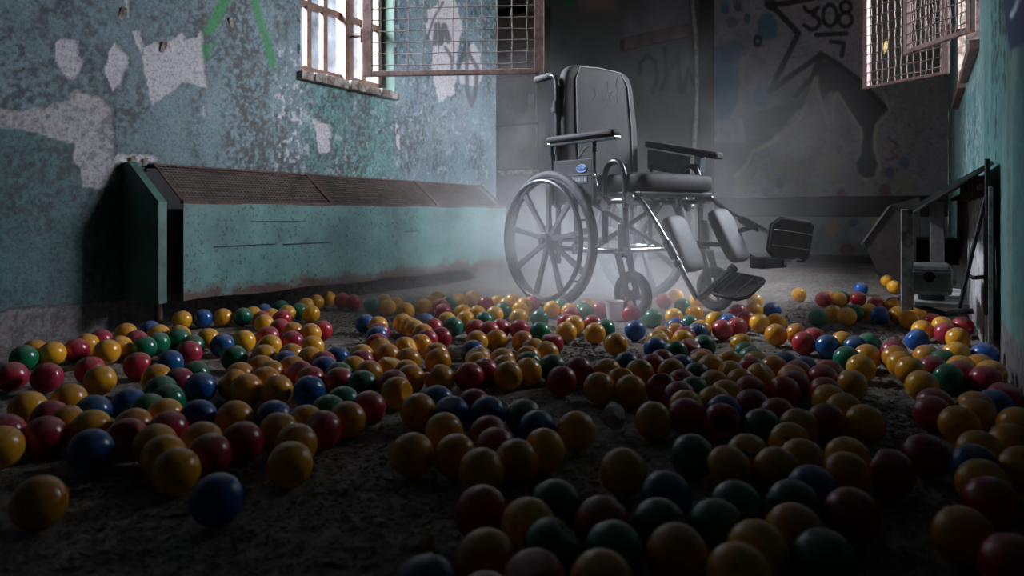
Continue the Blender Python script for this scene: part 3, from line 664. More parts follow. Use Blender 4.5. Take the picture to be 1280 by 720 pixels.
for s in (-1, 1):
    y = s*.29
    rim = MB().ring((0, 0, 0), WR_-.035, .012, 56, 8).build('rear_wheel', 'mag', ch, True); rim.location = (0, y, WR_+.002)
    MB().ring((0, 0, 0), WR_-.017, .0185, 64, 10).build('tire', 'rubber', rim, True)
    MB().ring((0, s*.045, 0), WR_-.045, .0105, 56, 8).build('handrim', 'frame', rim, True)
    MB().cyl((0, s*.006, 0), 'y', .032, .06, 20).cyl((0, s*.04, 0), 'y', .016, .02, 14).build('hub', 'frame', rim, True, bevel=.003)
    for k in range(9):
        q = math.radians(90+40*k); d = Vector((math.cos(q), 0, math.sin(q))); t = Vector((-math.sin(q), 0, math.cos(q)))
        V = []
        for rr, wd, th in ((.026, .012, .014), (.12, .0085, .010), (WR_-.045, .014, .010)):
            for a, b_ in ((-wd, -th), (wd, -th), (wd, th), (-wd, th)): V.append(d*rr+t*a+Vector((0, b_*.8, 0)))
        MB().add(V, [(i*4+j, i*4+(j+1) % 4, i*4+4+(j+1) % 4, i*4+4+j) for i in range(2) for j in range(4)]).build('spoke', 'mag', rim, True)
    for k in range(6):
        q = math.radians(20+60*k); MB().tube([(math.cos(q)*(WR_-.04), 0, math.sin(q)*(WR_-.04)), (math.cos(q)*(WR_-.045), s*.045, math.sin(q)*(WR_-.045))], .005, 6).build('handrim_bracket', 'frame', rim, True)
    # side frame
    yf = s*.235; T = MB()
    T.tube(smooth_path([(0, yf, .20), (0, yf, .6), (-.005, yf, .86), (-.01, yf, 1.0)]), .0125)
    sf = T.build('side_frame', 'frame', ch, True)
    MB().tube([(0, yf, .475), (.44, yf, .475)], .0125).build('seat_rail', 'frame', sf, True)
    MB().tube([(-.01, yf, .27), (.2, yf, .268), (.43, yf, .27)], .0125).build('lower_rail', 'chrome', sf, True)
    MB().tube(smooth_path([(.30, yf, .30), (.30, yf, .50), (.305, yf, .60), (.34, yf, .635), (.385, yf, .625), (.41, yf, .57), (.415, yf, .46), (.42, yf, .27)]), .0125).build('front_arch', 'frame', sf, True)
    MB().tube([(.12, yf, .27), (.12, yf, .475)], .011).build('mid_post', 'frame', sf, True)
    for x, z in ((.30, .475), (.42, .47), (.42, .27), (0, .475), (0, .30), (.12, .27)): MB().cyl((x, yf, z), 'z', .019, .045, 12).build('joint_collar', 'chrome', sf, True)
    # wheel lock
    MB().tube([(.33, s*.26, .47), (.30, s*.27, .50), (.27, s*.275, .60)], .006, 8).cyl((.33, s*.262, .455), 'y', .022, .02).build('wheel_lock', 'chrome', ch, True)
    # push handle
    ph = MB().tube(smooth_path([(-.01, yf, .98), (-.012, yf, 1.015), (-.03, yf, 1.045), (-.07, yf, 1.05), (-.10, yf, 1.048)]), .0125).build('push_handle', 'frame', ch, True)
    MB().tube([(-.05, yf, 1.048), (-.06, yf, 1.05), (-.155, yf, 1.046), (-.165, yf, 1.045)], [.014, .0175, .017, .012], 12).build('grip', 'rubber', ph, True)
    MB().cyl((-.008, yf, .905), 'z', .021, .05, 12).box(-.035, .01, yf-.012, yf+.012, .885, .905).build('clamp', 'black', ph, True)
    MB().tube([(-.004, yf+.0005, .72), (-.008, yf+.0005, .90)], .0135).build('chrome_post', 'chrome', sf, True)
    # arm rest: near one level, far one knocked forward and tilted
    ya = s*.268
    if s < 0:
        pad = MB().box(-.02, .40, ya-.027, ya+.027, .735, .765).build('armrest', 'vinyl', ch, True, bevel=.012)
        MB().box(-.015, .405, ya-.018, ya+.018, .722, .736).build('arm_bracket', 'chrome', pad, bevel=.003)
        MB().tube([(.0, ya, .46), (.0, ya, .73)], .0105).build('arm_post', 'frame', pad, True)
        MB().tube([(.27, ya, .46), (.27, ya, .73)], .0105).build('arm_post', 'frame', pad, True)
        for x in (0, .27): MB().cyl((x, ya, .70), 'z', .016, .03, 12).build('post_collar', 'chrome', pad, True)
        MB().tube([(.17, ya, .66), (.215, ya, .70), (.25, ya, .712)], .005, 8).build('release_lever', 'chrome', pad, True)
        sp = MB().box(.012, .262, ya-.006, ya+.006, .475, .655).build('side_panel', 'vinyl', pad, bevel=.004)
        yy = ya-.0075
        V = [(.198+.031*math.cos(2*math.pi*k/24), yy, .615+.016*math.sin(2*math.pi*k/24)) for k in range(24)]
        MB().prism([(a, c_) for a, _, c_ in V], 'y', yy-.001, ya-.005).build('badge', 'blue_badge', sp)
        sw = [(.178+.04*k/14, yy-.0018, .614+.0045*math.sin(k*1.9)+.002*(k % 3-1)) for k in range(15)]
        MB().tube(sw, .0021, 6).build('badge_script', 'white_badge', sp, True)
        V = [(.198+.031*math.cos(2*math.pi*k/32), yy-.001, .615+.016*math.sin(2*math.pi*k/32)) for k in range(32)]
        MB().tube(V, .0016, 5, closed=True).build('badge_rim', 'white_badge', sp, True)
        MB().box(.135, .235, yy-.0006, ya-.005, .552, .582).build('name_plate', 'grey_badge', sp)
        for k in range(5): MB().box(.142+.018*k, .153+.018*k, yy-.0014, yy, .560, .575).build('plate_letter', 'dim_print', sp)
        MB().box(.012, .262, yy-.001, ya, .586, .590).build('panel_crease', 'grey_badge', sp)
    else:
        d = Vector((.42, 0, -.085)); p0 = Vector((.075, ya, .775))
        def slab(t0, t1, za, zb_, hw2): return MB().add([p0+d*t+Vector((0, yy, zz)) for t in (t0, t1) for yy in (-hw2, hw2) for zz in (za, zb_)], [(0,1,3,2),(4,6,7,5),(0,4,5,1),(2,3,7,6),(0,2,6,4),(1,5,7,3)])
        pad = slab(0, 1, -.032, 0, .027).build('armrest', 'vinyl', ch, True, bevel=.01)
        slab(0, .62, -.135, -.04, .005).build('side_panel', 'vinyl_grey', pad, bevel=.004)
        slab(.7, .78, -.10, -.032, .02).build('arm_bracket', 'chrome', pad, bevel=.004)
        MB().tube([(.37, ya, .47), (.37, ya, .63)], .0105).build('arm_post', 'frame', pad, True)
        MB().tube([(.10, ya, .47), (.10, ya, .66)], .0105).build('arm_post', 'frame', pad, True)
    # caster
    cxx = .40 if s < 0 else .44
    fk = MB().cyl((cxx, s*.235, .32), 'z', .02, .13, 14).cyl((cxx, s*.235, .385), 'z', .014, .02, 12).build('caster_fork', 'frame', ch, True, bevel=.003)
    ctr = Vector((cxx+.055, s*.235, .098))
    for q in (-1, 1):
        MB().add([Vector((cxx-.018, s*.235+q*.026, .262)), Vector((cxx+.022, s*.235+q*.026, .262)), ctr+Vector((.016, q*.026, -.012)), ctr+Vector((-.018, q*.026, -.004))]+
                 [Vector((cxx-.018, s*.235+q*.031, .262)), Vector((cxx+.022, s*.235+q*.031, .262)), ctr+Vector((.016, q*.031, -.012)), ctr+Vector((-.018, q*.031, -.004))],
                 [(0,1,2,3),(7,6,5,4),(0,4,5,1),(1,5,6,2),(2,6,7,3),(3,7,4,0)]).build('fork_blade', 'frame', fk, bevel=.002)
    MB().box(cxx-.02, cxx+.024, s*.235-.031, s*.235+.031, .255, .268).build('fork_crown', 'frame', fk, bevel=.003)
    MB().ring(ctr, .078, .0195, 36, 10).build('caster_tire', 'rubber', fk, True)
    cw = MB().ring(ctr, .058, .008, 30, 8).cyl(ctr, 'y', .02, .04, 14)
    for k in range(5):
        q = 2*math.pi*k/5; cw.tube([ctr, ctr+Vector((math.cos(q)*.06, 0, math.sin(q)*.06))], .007, 6)
    cw.build('caster_wheel', 'mag', fk, True)
# cross braces, axle bar, seat
for s in (-1, 1): MB().tube([(.2+.012*s, -s*.23, .27), (.2+.012*s, s*.20, .468)], .0115).build('cross_brace', 'frame', ch, True)
MB().tube([(0, -.27, WR_), (0, .27, WR_)], .011).build('axle_bar', 'frame', ch, True)
MB().tube([(.42, -.23, .275), (.42, .23, .275)], .0115).build('front_bar', 'chrome', ch, True)
MB().tube([(-.02, -.235, .60), (-.02, .235, .60)], .01).build('back_bar', 'frame', ch, True)
MB().box(.0, .49, -.225, .225, .495, .512).build('seat_base', 'black', ch, bevel=.005)
seat = cushion('seat_cushion', .51, .47, .082, (.32, .22), ch, 'vinyl', (.255, 0, .552))
MB().tube([(.495, -.205, .545), (.503, -.1, .545), (.505, 0, .545), (.503, .1, .545), (.495, .205, .545)], .0035, 6).build('piping', 'vinyl_grey', seat, True).location = (-.255, 0, -.552)
def bshape(x, y, z):                                   # broader at the bottom, round shoulders
    return x, y*(1.0 if z < .2 else 1-.10*(z-.2)/.8), z
bk = cushion('backrest', .075, .47, .55, (.28, .42), ch, 'vinyl', (.015, 0, .828), (0, math.radians(-4), 0), shape=bshape)
MB().tube([(.036, -.17, -.26), (.040, -.175, .0), (.038, -.165, .20), (.030, -.13, .262), (.03, 0, .27), (.03, .13, .262), (.038, .165, .20), (.04, .175, 0), (.036, .17, -.26)], .004, 6).build('piping', 'vinyl_grey', bk, True)
rc = random.Random(5)
for k in range(9):                                      # faint wrinkles of the flaking cover
    y0_, z0_ = rc.uniform(-.13, .10), rc.uniform(-.06, .14); pts = [(.0368, y0_, z0_)]
    for q in range(4): pts.append((.0368, pts[-1][1]+rc.uniform(-.02, .035), pts[-1][2]+rc.uniform(-.03, .04)))
    MB().tube(smooth_path(pts, 4), .0016, 5).build('wrinkle', 'vinyl_mid', bk, True)
# leg rests
def legrest(s, hang, pad_c, pad_tilt, foot):
    y = s*.2
    L = MB().tube(smooth_path(hang, 5), .012, 10).build('legrest', 'chrome', ch, True)
    MB().cyl(hang[0], 'y', .024, .05, 16).build('legrest_pivot', 'chrome', L, True)
    a = Vector(hang[-3]); b_ = Vector(hang[-1]); mid = a.lerp(b_, .35)
    MB().tube([a.lerp(b_, .02), a.lerp(b_, .30)], .0175, 10).build('slide_sleeve', 'frame', L, True)
    MB().tube([a.lerp(b_, .36), a.lerp(b_, .44)], .0165, 10).build('slide_collar', 'frame', L, True)
    p = cushion('calf_pad', .055, .145, .235, (.45, .55), L, 'vinyl_grey', pad_c, pad_tilt)
    pc = Vector(pad_c); MB().tube([mid, pc-Vector((.02, 0, .0))], .010, 8).build('pad_bracket', 'chrome', L, True)
    return L
R_ = legrest(-1, [(.45, -.225, .485), (.475, -.222, .485), (.53, -.215, .42), (.60, -.205, .32), (.66, -.195, .225), (.735, -.185, .105)], (.60, -.105, .305), (0, math.radians(-26), math.radians(6)), None)
L_ = legrest(1, [(.45, .225, .485), (.48, .225, .485), (.55, .225, .44), (.63, .225, .40), (.72, .225, .365), (.83, .225, .315)], (.645, .125, .335), (0, math.radians(-28), math.radians(6)), None)
def footplate(parent, c, ex, ey, sx, sy, nm='footplate'):
    ex = Vector(ex).normalized(); ey = Vector(ey); ey = (ey-ex*ey.dot(ex)).normalized(); n = ex.cross(ey); c = Vector(c)
    pol = [(-.5, -.36), (-.36, -.5), (.42, -.5), (.5, -.42), (.5, .42), (.42, .5), (-.3, .5), (-.5, .3)]
    V = [c+ex*(a*sx)+ey*(b_*sy)+n*t for t in (-.007, .007) for a, b_ in pol]; k = len(pol)
    fp = MB().add(V, [tuple(range(k))[::-1], tuple(range(k, 2*k))]+[(i, (i+1) % k, k+(i+1) % k, k+i) for i in range(k)]).build(nm, 'plate', parent, bevel=.003)
    MB().tube([v+n*.0 for v in V[:k]], .005, 6, closed=True).build('plate_rim', 'frame', fp, True)
    for q in (-.22, .18): MB().tube([c+ex*(-.47*sx)+ey*(q*sy)+n*.008, c+ex*(.47*sx)+ey*(q*sy)+n*.008], .003, 6).tube([c+ex*(-.47*sx)+ey*(q*sy)-n*.008, c+ex*(.47*sx)+ey*(q*sy)-n*.008], .003, 6).build('tread_rib', 'frame', fp, True)
    return fp, ex, ey, n
# near plate, folded part way up, on a chrome elbow
MB().tube([(.735, -.185, .105), (.755, -.16, .13), (.80, -.075, .21)], .0125, 10).build('plate_hinge', 'chrome', R_, True)
MB().tube([(.80, -.075, .21), (.808, -.06, .224)], .017, 10).build('hinge_cap', 'frame', R_, True)
footplate(R_, (.83, -.075, .150), (.0, .82, .40), (.9, .0, -.12), .155, .15)
# far plate, raised and turned to face the camera
MB().tube([(.83, .225, .315), (.85, .2, .345), (.87, .16, .36)], .0115, 10).build('plate_hinge', 'chrome', L_, True)
footplate(L_, (.885, .185, .325), (.25, .92, -.12), (.1, .1, 1), .20, .15)
MB().cyl((.885, .235, .245), 'y', .014, .06, 12).build('hinge_cap', 'chrome', L_, True)
MB().box(.73, .80, .14, .30, .205, .25).build('heel_block', 'black', L_, bevel=.006)
MB().cyl((.80, .27, .228), 'x', .012, .02, 12).build('bolt', 'chrome', L_, True)
MB().tube([(.44, .0, .31), (.5, .1, .30), (.62, .19, .29), (.73, .2, .235)], .010, 8).build('leg_strut', 'frame', L_, True)

# ------------------------------------------------------------------ balls
def ball_mat(name, c, rough=.2):
    m, nt, b = mat(name)
    oi = N(nt, 'ShaderNodeObjectInfo'); hs = N(nt, 'ShaderNodeHueSaturation'); hs.inputs['Color'].default_value = (*c, 1)
    mr = N(nt, 'ShaderNodeMapRange'); nt.links.new(oi.outputs['Random'], mr.inputs[0]); mr.inputs[3].default_value = .75; mr.inputs[4].default_value = 1.12
    nt.links.new(mr.outputs[0], hs.inputs['Value'])
    mh = N(nt, 'ShaderNodeMapRange'); nt.links.new(oi.outputs['Random'], mh.inputs[0]); mh.inputs[3].default_value = .492; mh.inputs[4].default_value = .506
    nt.links.new(mh.outputs[0], hs.inputs['Hue'])
    n1 = noise(nt, 60, 6, rough=.7); r1 = ramp(nt, n1.outputs[0], [(.30, (.35, .32, .28)), (.44, (1, 1, 1))])
    c1 = mixc(nt, .8, hs.outputs[0], r1.outputs[0], 'MULTIPLY')
    ge = N(nt, 'ShaderNodeNewGeometry'); sx = N(nt, 'ShaderNodeSeparateXYZ'); nt.links.new(ge.outputs['Normal'], sx.inputs[0])
    n2 = noise(nt, 28, 5); mm = N(nt, 'ShaderNodeMath', operation='MULTIPLY'); nt.links.new(sx.outputs[2], mm.inputs[0]); nt.links.new(n2.outputs[0], mm.inputs[1])
    r2 = ramp(nt, mm.outputs[0], [(.18, (0, 0, 0)), (.68, (.6, .6, .6))])
    c2 = mixc(nt, r2.outputs[0], c1, (.30, .25, .21)); nt.links.new(c2, b.inputs['Base Color'])
    rr = N(nt, 'ShaderNodeMapRange'); nt.links.new(r2.outputs[0], rr.inputs[0]); rr.inputs[3].default_value = rough; rr.inputs[4].default_value = .65
    nt.links.new(rr.outputs[0], b.inputs['Roughness']); bump(nt, b, n1.outputs[0], .06, .002)
    return m
BM = {'Y': ball_mat('yellow_ball_plastic', (.86, .365, .02)), 'R': ball_mat('crimson_ball_plastic', (.46, .028, .055)),
      'G': ball_mat('green_ball_plastic', (.010, .17, .085)), 'B': ball_mat('blue_ball_plastic', (.015, .10, .32))}
BR = .035
B = []                                                  # (top x, top y, colour) in photo pixels
def crop(ox, oy, s, txt):
    for t in txt.split():
        c, x, y = t[0], *t[1:].split(','); B.append((ox+float(x)/s, oy+float(y)/s, c))
crop(0, 360, 4, 'G135,278 Y190,255 Y232,262 R60,368 R235,375 R385,240 Y435,222 R497,205 Y535,262 Y600,240 Y640,172 R680,208 B740,165 Y810,178 Y880,180 G815,207 G870,198 '
 'G720,240 B848,303 R690,315 R450,332 Y500,385 Y785,377 G805,427 R905,388 G965,365 R945,260 G960,232 Y925,112 B1030,105 Y1142,98 Y1040,198 B1115,222 G1170,280 Y1215,208 '
 'B1045,412 Y1190,397 Y1220,415 Y1260,375 Y1245,88 G1185,95 Y140,515 R265,560 R265,628 R30,635 Y130,655 Y350,580 Y345,480 B490,540 Y470,610 G830,475 R790,615 B655,520 '
 'Y810,690 Y845,560 B950,560 R1120,690 B500,690 Y590,600 R660,640 Y1210,560 G700,520')
crop(0, 540, 4, 'Y195,213 Y855,-8 R1080,-20 Y880,78 B1085,205 Y1000,-60')
crop(320, 360, 4, 'B35,75 G125,55 G215,70 Y250,48 Y300,30 Y362,10 R430,25 R485,32 G580,47 Y660,55 Y700,45 Y750,70 Y840,50 Y880,35 R935,75 R925,50 Y1015,28 Y960,112 Y1045,108 '
 'Y1035,78 Y1110,85 Y1190,88 G1140,108 Y1250,45 G1245,70 Y40,130 Y75,98 R30,110 R130,108 Y155,82 R120,152 Y190,170 Y275,80 Y265,175 R330,160 R60,190 R180,210 Y70,228 Y280,238 '
 'Y40,278 Y175,278 Y245,300 B165,312 Y70,325 Y145,342 Y80,362 Y20,380 R200,360 R260,378 R370,305 B390,298 B325,338 Y105,425 B265,435 G430,362 Y480,337 Y500,285 R525,292 R440,387 '
 'G530,402 Y560,348 B545,125 Y610,137 R615,170 B605,188 R610,230 Y620,243 Y640,272 Y665,335 Y745,352 Y735,127 Y770,140 Y800,150 B845,125 R880,145 Y835,172 R855,205 R925,190 G980,140 '
 'Y755,240 Y810,228 Y760,288 Y900,268 Y910,297 Y925,375 R1050,365 R720,397 Y770,385 Y700,432 Y1045,232 B1065,250 R1100,148 R1170,158 R1240,148 Y1175,208 Y1110,290 Y1140,318 Y1230,300 '
 'Y1245,330 R1160,350 Y1265,355 R560,510 Y830,515 Y940,610 B890,490 B985,530 R1080,500 G350,530 G415,495 Y430,560 Y150,610 B30,560 B1160,540 R1165,640 Y230,560 R300,600')
crop(320, 540, 4, 'Y170,43 Y200,-40 Y830,-5 Y1050,-5 Y1175,25 R1180,-10 Y1265,0 R1150,275 Y1170,490 R1240,610 B910,615')
crop(640, 360, 4, 'Y35,98 Y30,70 R15,150 G140,100 G140,165 R295,92 R275,125 G350,68 G370,82 Y310,137 Y272,165 R405,133 G465,152 Y415,170 Y520,220 B615,157 R595,92 R565,35 G705,102 Y810,95 '
 'Y912,85 B820,145 Y815,172 Y795,180 R830,183 Y855,205 B925,167 Y970,155 G890,133 R1030,155 R1120,148 Y1015,110 B1085,125 R1130,80 Y1215,25 Y1210,70 R1180,113 Y1230,122 Y1150,222 G1180,270 '
 'G1195,283 Y730,205 Y740,222 B720,240 G825,257 R890,243 G950,232 B615,320 R750,308 R715,340 R970,290 B855,330 Y475,348 Y545,393 Y650,355 Y790,355 G840,375 Y480,415 Y640,418 R840,400 '
 'R790,412 R865,460 G910,435 Y970,420 Y985,328 Y1100,302 Y1045,342 Y1120,355 Y1220,310 R1235,345 Y1245,370 Y1145,408 Y1065,437 R1240,430 R1215,512 Y890,510 Y1045,500 B1025,533 X1040,545 '
 'R850,540 Y655,542 G1215,590 R335,345 R250,388 G170,325 Y40,345 G60,320 Y80,290 Y165,265 Y115,250 R200,220 Y55,207 Y300,612 B140,600 G65,560')
crop(640, 540, 4, 'Y70,0 Y555,83 G915,15 Y1070,65 S1215,25 B770,195 G190,265 Y130,330 G1115,260 G190,425 R455,340 G740,335 G470,470 G1080,345 Y820,478 Y1110,540 Y385,560 R60,590 Y1270,420')
crop(960, 330, 4, 'Y155,115 R275,135 Y300,128 Y352,135 G375,128 R447,133 B465,85 Y595,55 Y630,80 B20,190 Y40,240 Y40,303 G250,217 Y327,200 Y395,215 G440,195 Y500,192 B575,207 Y555,165 R630,162 '
 'Y620,170 Y715,150 Y635,207 Y745,197 Y705,225 G785,160 R820,240 Y785,280 Y895,260 R950,260 R875,290 Y160,300 R215,310 R180,333 B315,345 Y380,340 B425,352 G495,342 R630,372 B745,318 Y950,315 '
 'G405,403 Y465,445 Y545,405 Y620,417 Y690,432 Y795,400 Y710,460 R805,450 G880,428 Y985,385 B1060,388 Y945,452 R960,480 Y1060,443 Y1115,478 R1050,500 G900,497 Y770,530 R855,618 Y1020,640 '
 'B1130,615 R1200,585 Y1140,690 B90,433 B160,458 R115,482 R265,475 R265,502 R120,540 R245,562 Y290,585 Y415,530 Y405,660 R320,690 R20,550 R5,650 Y20,495 Y10,450 Y155,710')
crop(960, 500, 3.272, 'S90,90 Y350,-5 Y140,165 Y325,148 Y310,205 B180,268 G120,332 R325,358 Y90,448 G155,515 R500,200 R675,145 Y765,12 Y940,10 Y865,113 Y995,92 B830,190 Y870,230 R910,300 '
 'Y800,428 R1010,545 Y1040,190 Y10,180 R690,-15')
# a few small ones lying in the mist under and behind the wheelchair
crop(0, 0, 1, 'Y655,372 R668,368 Y690,376 G702,372 Y716,378 Y735,372 R748,377 Y640,366 Y622,368 R607,370 Y590,363 Y575,368 G560,370 Y548,363 R830,366 Y845,360 G853,372 Y480,368 Y872,364 R1095,372 Y1140,372')
pos = []; colr = []
for tx, ty, c in B:
    yc = (ty-.0909*HY)/(1-.0909) if ty > 300 else ty
    Y = (CAMH-BR)*F/(yc-HY); X = (tx-CX)/F*Y; pos.append([X, Y]); colr.append(c)
pos = np.array(pos); orig = pos.copy()
# obstacles as discs (x, y, radius) in the camera-aligned ground frame
def chp(x, y): return (.396+HD.x*x+.8*y, 3.374+HD.y*x+.6*y)
obs = []
for s in (-1, 1):
    for k in range(-4, 5): p = chp(k*.03, s*.312); obs.append((p[0], p[1], .042))
    for k in (-1, 1): p = chp(k*.143, s*.297); obs.append((p[0], p[1], .030))
    for k in range(-2, 3): p = chp((.455 if s < 0 else .495)+k*.03, s*.235); obs.append((p[0], p[1], .025))
for qx, qy, qr in ((768, 537, .047), (576, 449, .05), (768, 401, .037), (540, 725, .012)):
    qY = CAMH*F/(qy-HY); obs.append(((qx-CX)/F*qY, qY, qr))
MIN = 2*BR*1.002
for it in range(320):
    d = pos[:, None, :]-pos[None, :, :]; r = np.hypot(d[..., 0], d[..., 1]); np.fill_diagonal(r, 9)
    i, j = np.where((r < MIN) & (np.arange(len(pos))[:, None] < np.arange(len(pos))[None, :]))
    for a, b_ in zip(i, j):
        v = pos[a]-pos[b_]; L = math.hypot(*v) or 1e-4
        if L < MIN:
            if L < 1e-3: v = np.array([.001*((a % 3)-1)+.0005, .001]); L = math.hypot(*v)
            k = (MIN-L)/2/L; pos[a] += v*k; pos[b_] -= v*k
    for ox, oy, orr in obs:
        v = pos-np.array([ox, oy]); L = np.hypot(v[:, 0], v[:, 1]); k = L < orr+BR
        pos[k] += v[k]/np.maximum(L[k], 1e-4)[:, None]*(orr+BR-L[k])[:, None]
    # stay between the walls
    uu = SA*pos[:, 0]+CA*pos[:, 1]; ww = -CA*pos[:, 0]+SA*pos[:, 1]
    ww2 = np.clip(ww, WR+.045, WL-.045); uu2 = np.minimum(uu, UB-.06)
    pos[:, 0] = SA*uu2-CA*ww2; pos[:, 1] = CA*uu2+SA*ww2
def sphere_mesh(name, dents, material, seg=28, rings=18):
    bm = bmesh.new(); bmesh.ops.create_uvsphere(bm, u_segments=seg, v_segments=rings, radius=BR)
    for v in bm.verts:
        for dr, depth, size in dents:
            dd = Vector(dr).normalized(); q = v.co.normalized().dot(dd)
            if q > 1-size: v.co -= dd*depth*((q-1+size)/size)**1.2
        if abs(v.co.z) < 1e-4: v.co *= 1.012            # moulding seam
    me = bpy.data.meshes.new(name); bm.to_mesh(me); bm.free(); me.polygons.foreach_set('use_smooth', [True]*len(me.polygons)); me.materials.append(material); return me
proto = {c: [sphere_mesh('play_ball', [], BM[c]), sphere_mesh('play_ball', [((1, .3, .4), .008, .3)], BM[c]), sphere_mesh('play_ball', [((-.5, 1, .2), .012, .22), ((.6, -.8, .3), .006, .2)], BM[c])] for c in 'YRGB'}
NAME = {'Y': 'yellow', 'R': 'crimson', 'G': 'green', 'B': 'blue'}
order = np.argsort(pos[:, 1]); far = []; cnt = 0
RU = SA*pos[:, 0]+CA*pos[:, 1]; RWW = -CA*pos[:, 0]+SA*pos[:, 1]
def ball_label(k):                                      # where it lies and which colours it touches
    nm = NAME[colr[k]]; dd = np.hypot(pos[:, 0]-pos[k, 0], pos[:, 1]-pos[k, 1]); dd[k] = 9
    cx, cy = pos[k, 0]-.396, pos[k, 1]-3.374; lx = HD.x*cx+HD.y*cy; ly = .8*cx+.6*cy
    if RWW[k] > 2.22 and RU[k] > 1.6: where = ' under the long teal convector cover'
    elif -.36 < lx < .62 and -.36 < ly < .36: where = ' under the wheelchair'
    elif RWW[k] < .12 and RU[k] > 2.35: where = ' beside the gutted convector'
    else: where = ''
    near = np.where(dd < .076)[0]; t = {}
    for j in near:
        q = {'X': 'R', 'S': 'Y'}.get(colr[j], colr[j]); t[q] = t.get(q, 0)+1
    if dd.min() > .11: lab = '%s play ball lying apart from the others%s' % (nm, where)
    elif not t: lab = '%s play ball lying loose with gaps around it%s' % (nm, where)
    else:
        num = {1: 'one', 2: 'two', 3: 'three', 4: 'four', 5: 'five', 6: 'six'}
        lab = '%s play ball%s touching %s' % (nm, where, ' and '.join('%s %s' % (num[t[q]], NAME[q]) for q in 'YRGB' if q in t))
    return lab, lab.replace('play ball', 'play balls', 1)
for k in order:
    c = colr[k]; X, Y = pos[k]; u_, w_ = room(X, Y)
    z = BR + float(floor_h(np.array([u_]), np.array([w_]))[0]) + .001
    if c in 'XS':
        if c == 'X':
            o = bpy.data.objects.new('play_ball', sphere_mesh('play_ball', [((-.15, -1, .15), .03, .22), ((.4, -.8, .7), .010, .12)], BM['R'])); tag(o, 'cracked dark red play ball with a hole punched in its front', 'ball')
        else:
            o = bpy.data.objects.new('play_ball', proto['Y'][2]); tag(o, 'yellow play ball with a black scuffed scar near another scarred ball', 'ball', 'scarred yellow balls')
        COL.objects.link(o); o.location = (u_, w_, z); o.rotation_euler = (0, 0, A-math.pi/2+.1)
        if c == 'S':
            pts = [(BR*1.004*math.sin(t)*math.cos(.5*t+.3), -BR*1.004*math.cos(t)*.9, BR*1.004*(.43+.1*math.sin(7*t))) for t in np.linspace(-.8, .8, 12)]
            pts = [Vector(p).normalized()*BR*1.0 for p in pts]; MB().tube(pts, [.0012+.001*(i % 3) for i in range(12)], 5).build('scar', 'black', o, True)
        else:
            MB().add([Vector((BR*.55*math.cos(q)*(1+.3*math.sin(3*q)), 0, BR*.5*math.sin(q)*(1+.3*math.cos(2*q)))) for q in np.linspace(0, 2*math.pi, 13)[:-1]], [tuple(range(12))]).build('hole', 'black', o).location = (-BR*.1, -BR*.62, BR*.1)
        continue
    cnt += 1
    if cnt > 300: far.append((u_, w_, z, c)); continue
    rr = random.random(); o = bpy.data.objects.new('play_ball', proto[c][0 if rr < .72 else 1 if rr < .88 else 2]); COL.objects.link(o)
    o.location = (u_, w_, z); o.rotation_euler = (random.uniform(0, 6.28), random.uniform(0, 6.28), random.uniform(0, 6.28))
    lab, grp = ball_label(k); tag(o, lab, 'ball', grp)
if far:
    bm = bmesh.new(); mats = list('YRGB')
    for X, Y, z, c in far:
        q = bmesh.ops.create_icosphere(bm, subdivisions=3, radius=BR, matrix=Matrix.Translation((X, Y, z)))
        for v in q['verts']:
            for f_ in v.link_faces: f_.material_index = mats.index(c); f_.smooth = True
    me = bpy.data.meshes.new('far_balls'); bm.to_mesh(me); bm.free()
    for c in mats: me.materials.append(BM[c])
    o = bpy.data.objects.new('far_balls', me); COL.objects.link(o); tag(o, 'scatter of small mixed colour play balls lying deep in the mist', 'balls', kind='stuff')

# ------------------------------------------------------------------ litter
def crumple(name, c, s, mt, label, cat, seed, flat=.6, col=None):
    rs = random.Random(seed); bm = bmesh.new(); bmesh.ops.create_icosphere(bm, subdivisions=3, radius=1)
    ds = [(Vector((rs.uniform(-1, 1), rs.uniform(-1, 1), rs.uniform(-1, 1))).normalized(), rs.uniform(.45, .95)) for _ in range(22)]
    for v in bm.verts:
        n = v.co.normalized(); r = 1.25
        for d, h in ds:
            q = n.dot(d)
            if q > .05: r = min(r, h/q)
        v.co = Vector((n.x*r*s[0], n.y*r*s[1], n.z*r*s[2]))
    zm = min(v.co.z for v in bm.verts)
    for v in bm.verts: v.co.z -= zm
    me = bpy.data.meshes.new(name); bm.to_mesh(me); bm.free(); me.materials.append(M[mt]); o = bpy.data.objects.new(name, me); COL.objects.link(o)
    o.location = (c[0], c[1], 0); o.rotation_euler = (0, 0, rs.uniform(0, 3)); return tag(o, label, cat)
def gp(px, py): Y = CAMH*F/(py-HY); return room((px-CX)/F*Y, Y)
crumple('crumpled_paper', gp(768, 537), (.045, .035, .033), 'paper', 'crumpled dirty white paper lying beside a yellow ball', 'paper', 4)
crumple('crumpled_wrapper', gp(576, 449), (.055, .03, .028), 'paper', 'dry twisted grey wrapper among the yellow balls', 'wrapper', 9)
